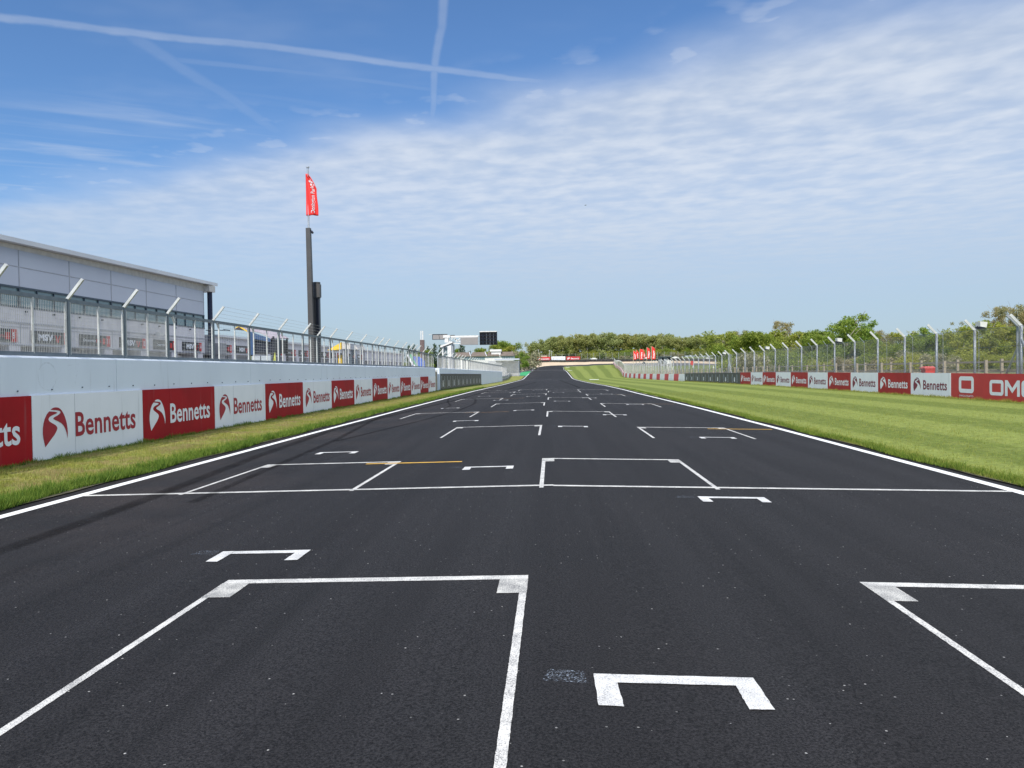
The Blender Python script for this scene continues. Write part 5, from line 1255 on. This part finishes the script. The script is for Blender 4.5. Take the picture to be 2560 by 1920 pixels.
FAR = [(-10.9, 422.7, 10.5, 0), (-6.8, 421.1, 12.3, 0), (-2.7, 436.4, 11.6, 0), (2.2, 422.4, 13.7, 0), (6.1, 421.5, 14.5, 0), (10.2, 436.5, 13.8, 0), (15.2, 434, 15.1, 0), (19, 430.5, 14.2, 0), (24.4, 435.6, 15.4, 0), (28.8, 431.4, 14.5, 0), (32.2, 427.5, 15, 0), (38.1, 435.3, 14.4, 0), (42.2, 436.2, 14.1, 0), (47.2, 435, 13.7, 0), (50.9, 430, 13.4, 0), (53.8, 424.1, 12.3, 0), (56.5, 418.9, 12.1, 0), (61.7, 428.7, 13.2, 0), (67.1, 437.9, 12.8, 0), (68.7, 422.1, 10.3, 0), (73, 425.1, 10.9, 0), (77.7, 429.2, 11.6, 0), (79.3, 419.2, 11.8, 0), (86.2, 430.3, 11.5, 0), (88.4, 421.6, 11.8, 0), (94, 431.9, 12.2, 0), (99.4, 432.7, 12.1, 0), (100.6, 423.8, 11.8, 0), (106, 426.2, 11.7, 0), (112.6, 434.4, 12.8, 0), (114.3, 426.9, 12.6, 0), (121.1, 437.2, 12.4, 0), (119.3, 418.9, 12, 0), (125.8, 425.3, 11.8, 0)]
BACK = [(-11.1, 479.5, 11.6, 1), (-5.7, 451.8, 12.7, 1), (-1.1, 470.3, 14.8, 1), (3.4, 464.7, 15.1, 1), (10, 453.7, 14.4, 1), (16.4, 462.3, 14.4, 1), (21.7, 457.3, 15.1, 1), (26.4, 462.6, 15.5, 1), (33.7, 474.9, 15.4, 1), (36.9, 457.6, 15.2, 1), (41.6, 456.9, 14.1, 1), (45.6, 451.5, 13.5, 1), (54.4, 479.7, 14.6, 1), (59.8, 469.6, 13.1, 1), (65.3, 464.8, 14.2, 1), (71.8, 476.2, 12.8, 1), (75.8, 460.1, 10.6, 1), (83.6, 469.3, 12.6, 1), (89.3, 469.6, 12, 1), (95.9, 477.7, 11.3, 1), (100.8, 479.1, 12.4, 1), (100.7, 451.3, 12.5, 1), (111.6, 479.1, 13.5, 1), (110.3, 455, 12.8, 1), (120.3, 472.4, 12.7, 1), (119.2, 450.1, 11.9, 1), (130.6, 476.3, 13.5, 1), (136.1, 473.5, 12, 1), (142.6, 476.4, 12.9, 1), (143.4, 459.9, 11.4, 1), (150.8, 464.1, 11.9, 1), (150.7, 451, 11.4, 1), (164.5, 475.9, 12, 1), (163.8, 460.9, 11.2, 1), (165.4, 450.3, 10.7, 1), (172.2, 452.6, 10.9, 1), (185.4, 473.6, 11.6, 1), (186.6, 464.6, 10.2, 1), (186.4, 453.4, 10.3, 1), (197.6, 465.4, 10.7, 1), (207.3, 473.3, 11.3, 1), (205.8, 455.9, 10.4, 1), (214.9, 462.7, 9.7, 1), (225.9, 476.2, 10.8, 1), (225, 464.8, 10.2, 1), (236.5, 477.1, 9.8, 1), (231.8, 459.4, 9.6, 1), (243.3, 471.5, 9.8, 1), (240.3, 457.4, 8.9, 1), (253.5, 473, 8.9, 1), (257.7, 470.3, 9.3, 1), (266.6, 477.4, 9.6, 1), (262.6, 459.2, 8.5, 1), (273.8, 468.4, 9.2, 1), (281.1, 473.1, 9.3, 1)]
NEAR = [(39.5, 175, 9.6, 3), (46.3, 190, 10.3, 5), (35.5, 150, 7.5, 2), (36.3, 140, 7.6, 2), (41.3, 150, 7.6, 2), (45.8, 160, 8.8, 3), (50.7, 170, 10.9, 5), (46.3, 150, 7.8, 3), (45.4, 140, 6.9, 3), (45.7, 135, 7.1, 2), (45.7, 130, 6.2, 2), (44.9, 124, 6.2, 4), (46.5, 120, 8.8, 4), (43.8, 116, 7.7, 4), (47.3, 118, 7.5, 4), (53.5, 130, 6.8, 5), (57.8, 135, 6.3, 5), (45.7, 110, 4.6, 2), (51.3, 115, 5.5, 3), (53.2, 112, 5.8, 4), (46.1, 100, 4.5, 2), (46.6, 95, 4.2, 2), (52.7, 105, 4.7, 3), (57.4, 110, 6.5, 5), (47.5, 90, 4.7, 3), (54, 100, 5.2, 3), (52.8, 95, 5.8, 3), (59.9, 105, 7.9, 5), (58.4, 100, 8.1, 5), (58.4, 98, 6.8, 5), (59, 96, 7, 5), (51, 85, 4.5, 3), (50.6, 88, 4.9, 3), (49.9, 80, 4.9, 3)]
BUSH = [(24.5, 100.7, 3.4, 6), (24.9, 96.1, 4, 7), (30.6, 111, 3.9, 6), (32, 109.3, 3.4, 6), (31.1, 100.9, 4, 6), (34.9, 106.9, 3.2, 7), (34.6, 101.5, 2.9, 6), (41.5, 115.7, 4, 6), (42.2, 112.3, 3.4, 7), (39.5, 100.2, 2.8, 7), (37.1, 90.8, 2.9, 6), (37.7, 88.9, 2.9, 7), (33.9, 76.3, 2.7, 6), (39.9, 86.8, 3, 7), (37.1, 77.9, 2.4, 6), (36.7, 74.3, 2.6, 7), (43.1, 84.5, 2.2, 7), (43.6, 82, 2.4, 6), (41, 74.8, 2.5, 6), (49.9, 88.4, 1.9, 6), (42.3, 72.6, 1.8, 6), (52, 86.9, 2.3, 6), (48.5, 78.4, 1.7, 7), (47.8, 75.1, 2, 6)]
PALE = [(-16.1, 385, 3.6, 7), (8.6, 408, 3.6, 7), (18.3, 409, 3, 7), (29.9, 408, 2.4, 7), (37.5, 409, 2.7, 7), (39.6, 407, 3, 7), (62.5, 400, 3.9, 7), (65.8, 395, 3.2, 7), (58.1, 398, 3.3, 7)]
LEFTT = [(-37.9, 190, 8.3, 8), (-37.8, 200, 9.1, 8), (-37.2, 205, 9.4, 8), (-32.5, 200, 8.8, 8), (-31.9, 205, 9.6, 8), (-31.2, 210, 9.3, 8), (-28.5, 200, 7.9, 8), (-30.2, 250, 10.3, 8), (-28.3, 245, 9.4, 8), (-25.9, 240, 7.7, 8), (-25, 250, 6.4, 2), (-30.3, 240, 8.5, 2), (-33, 195, 7.7, 2), (-38.6, 180, 7, 2), (-39, 175, 6.4, 2), (-38.7, 185, 6.9, 2), (-27.6, 300, 9.9, 2), (-23.9, 300, 11.2, 3), (-20.7, 305, 12.6, 2), (-17.8, 310, 12.4, 2), (-15.2, 300, 10.4, 3), (-12.5, 292, 10, 7), (-10.3, 290, 9.5, 7), (-11, 280, 7.5, 4), (-20.9, 285, 8.6, 2), (-24.7, 285, 8.1, 3), (-10, 330, 8, 2)]

for i, (x, y, h, k) in enumerate(FAR): tree(0, x, y, h + .6, 'far side', i, 1.05)
for i, (x, y, h, k) in enumerate(BACK): tree(1, x, y, h, 'far side', i, 1.1)
rr_ = random.Random(77)
for i in range(46):
    x = -14 + i * 3.6; tree(6, x, 416 + rr_.uniform(-3, 6) + max(0, (x - 60) * -.35), rr_.uniform(4.2, 6.5), 'far', i + 100, .9)
for i, (x, y, h, k) in enumerate(NEAR): tree(k, x, y, h + .3, 'right behind the fences', i, 1.0 if k != 5 else .9)
for i, (x, y, h, k) in enumerate(BUSH): tree(k, x, y, h, 'right behind the fences', i, .9)
for i, (x, y, h, k) in enumerate(PALE): tree(7, x, y, h, 'far wood edge', i, .9)
for i, (x, y, h, k) in enumerate(LEFTT): tree(k, x, y, h, 'left behind the paddock', i, .9)
# singled-out trees get labels of their own
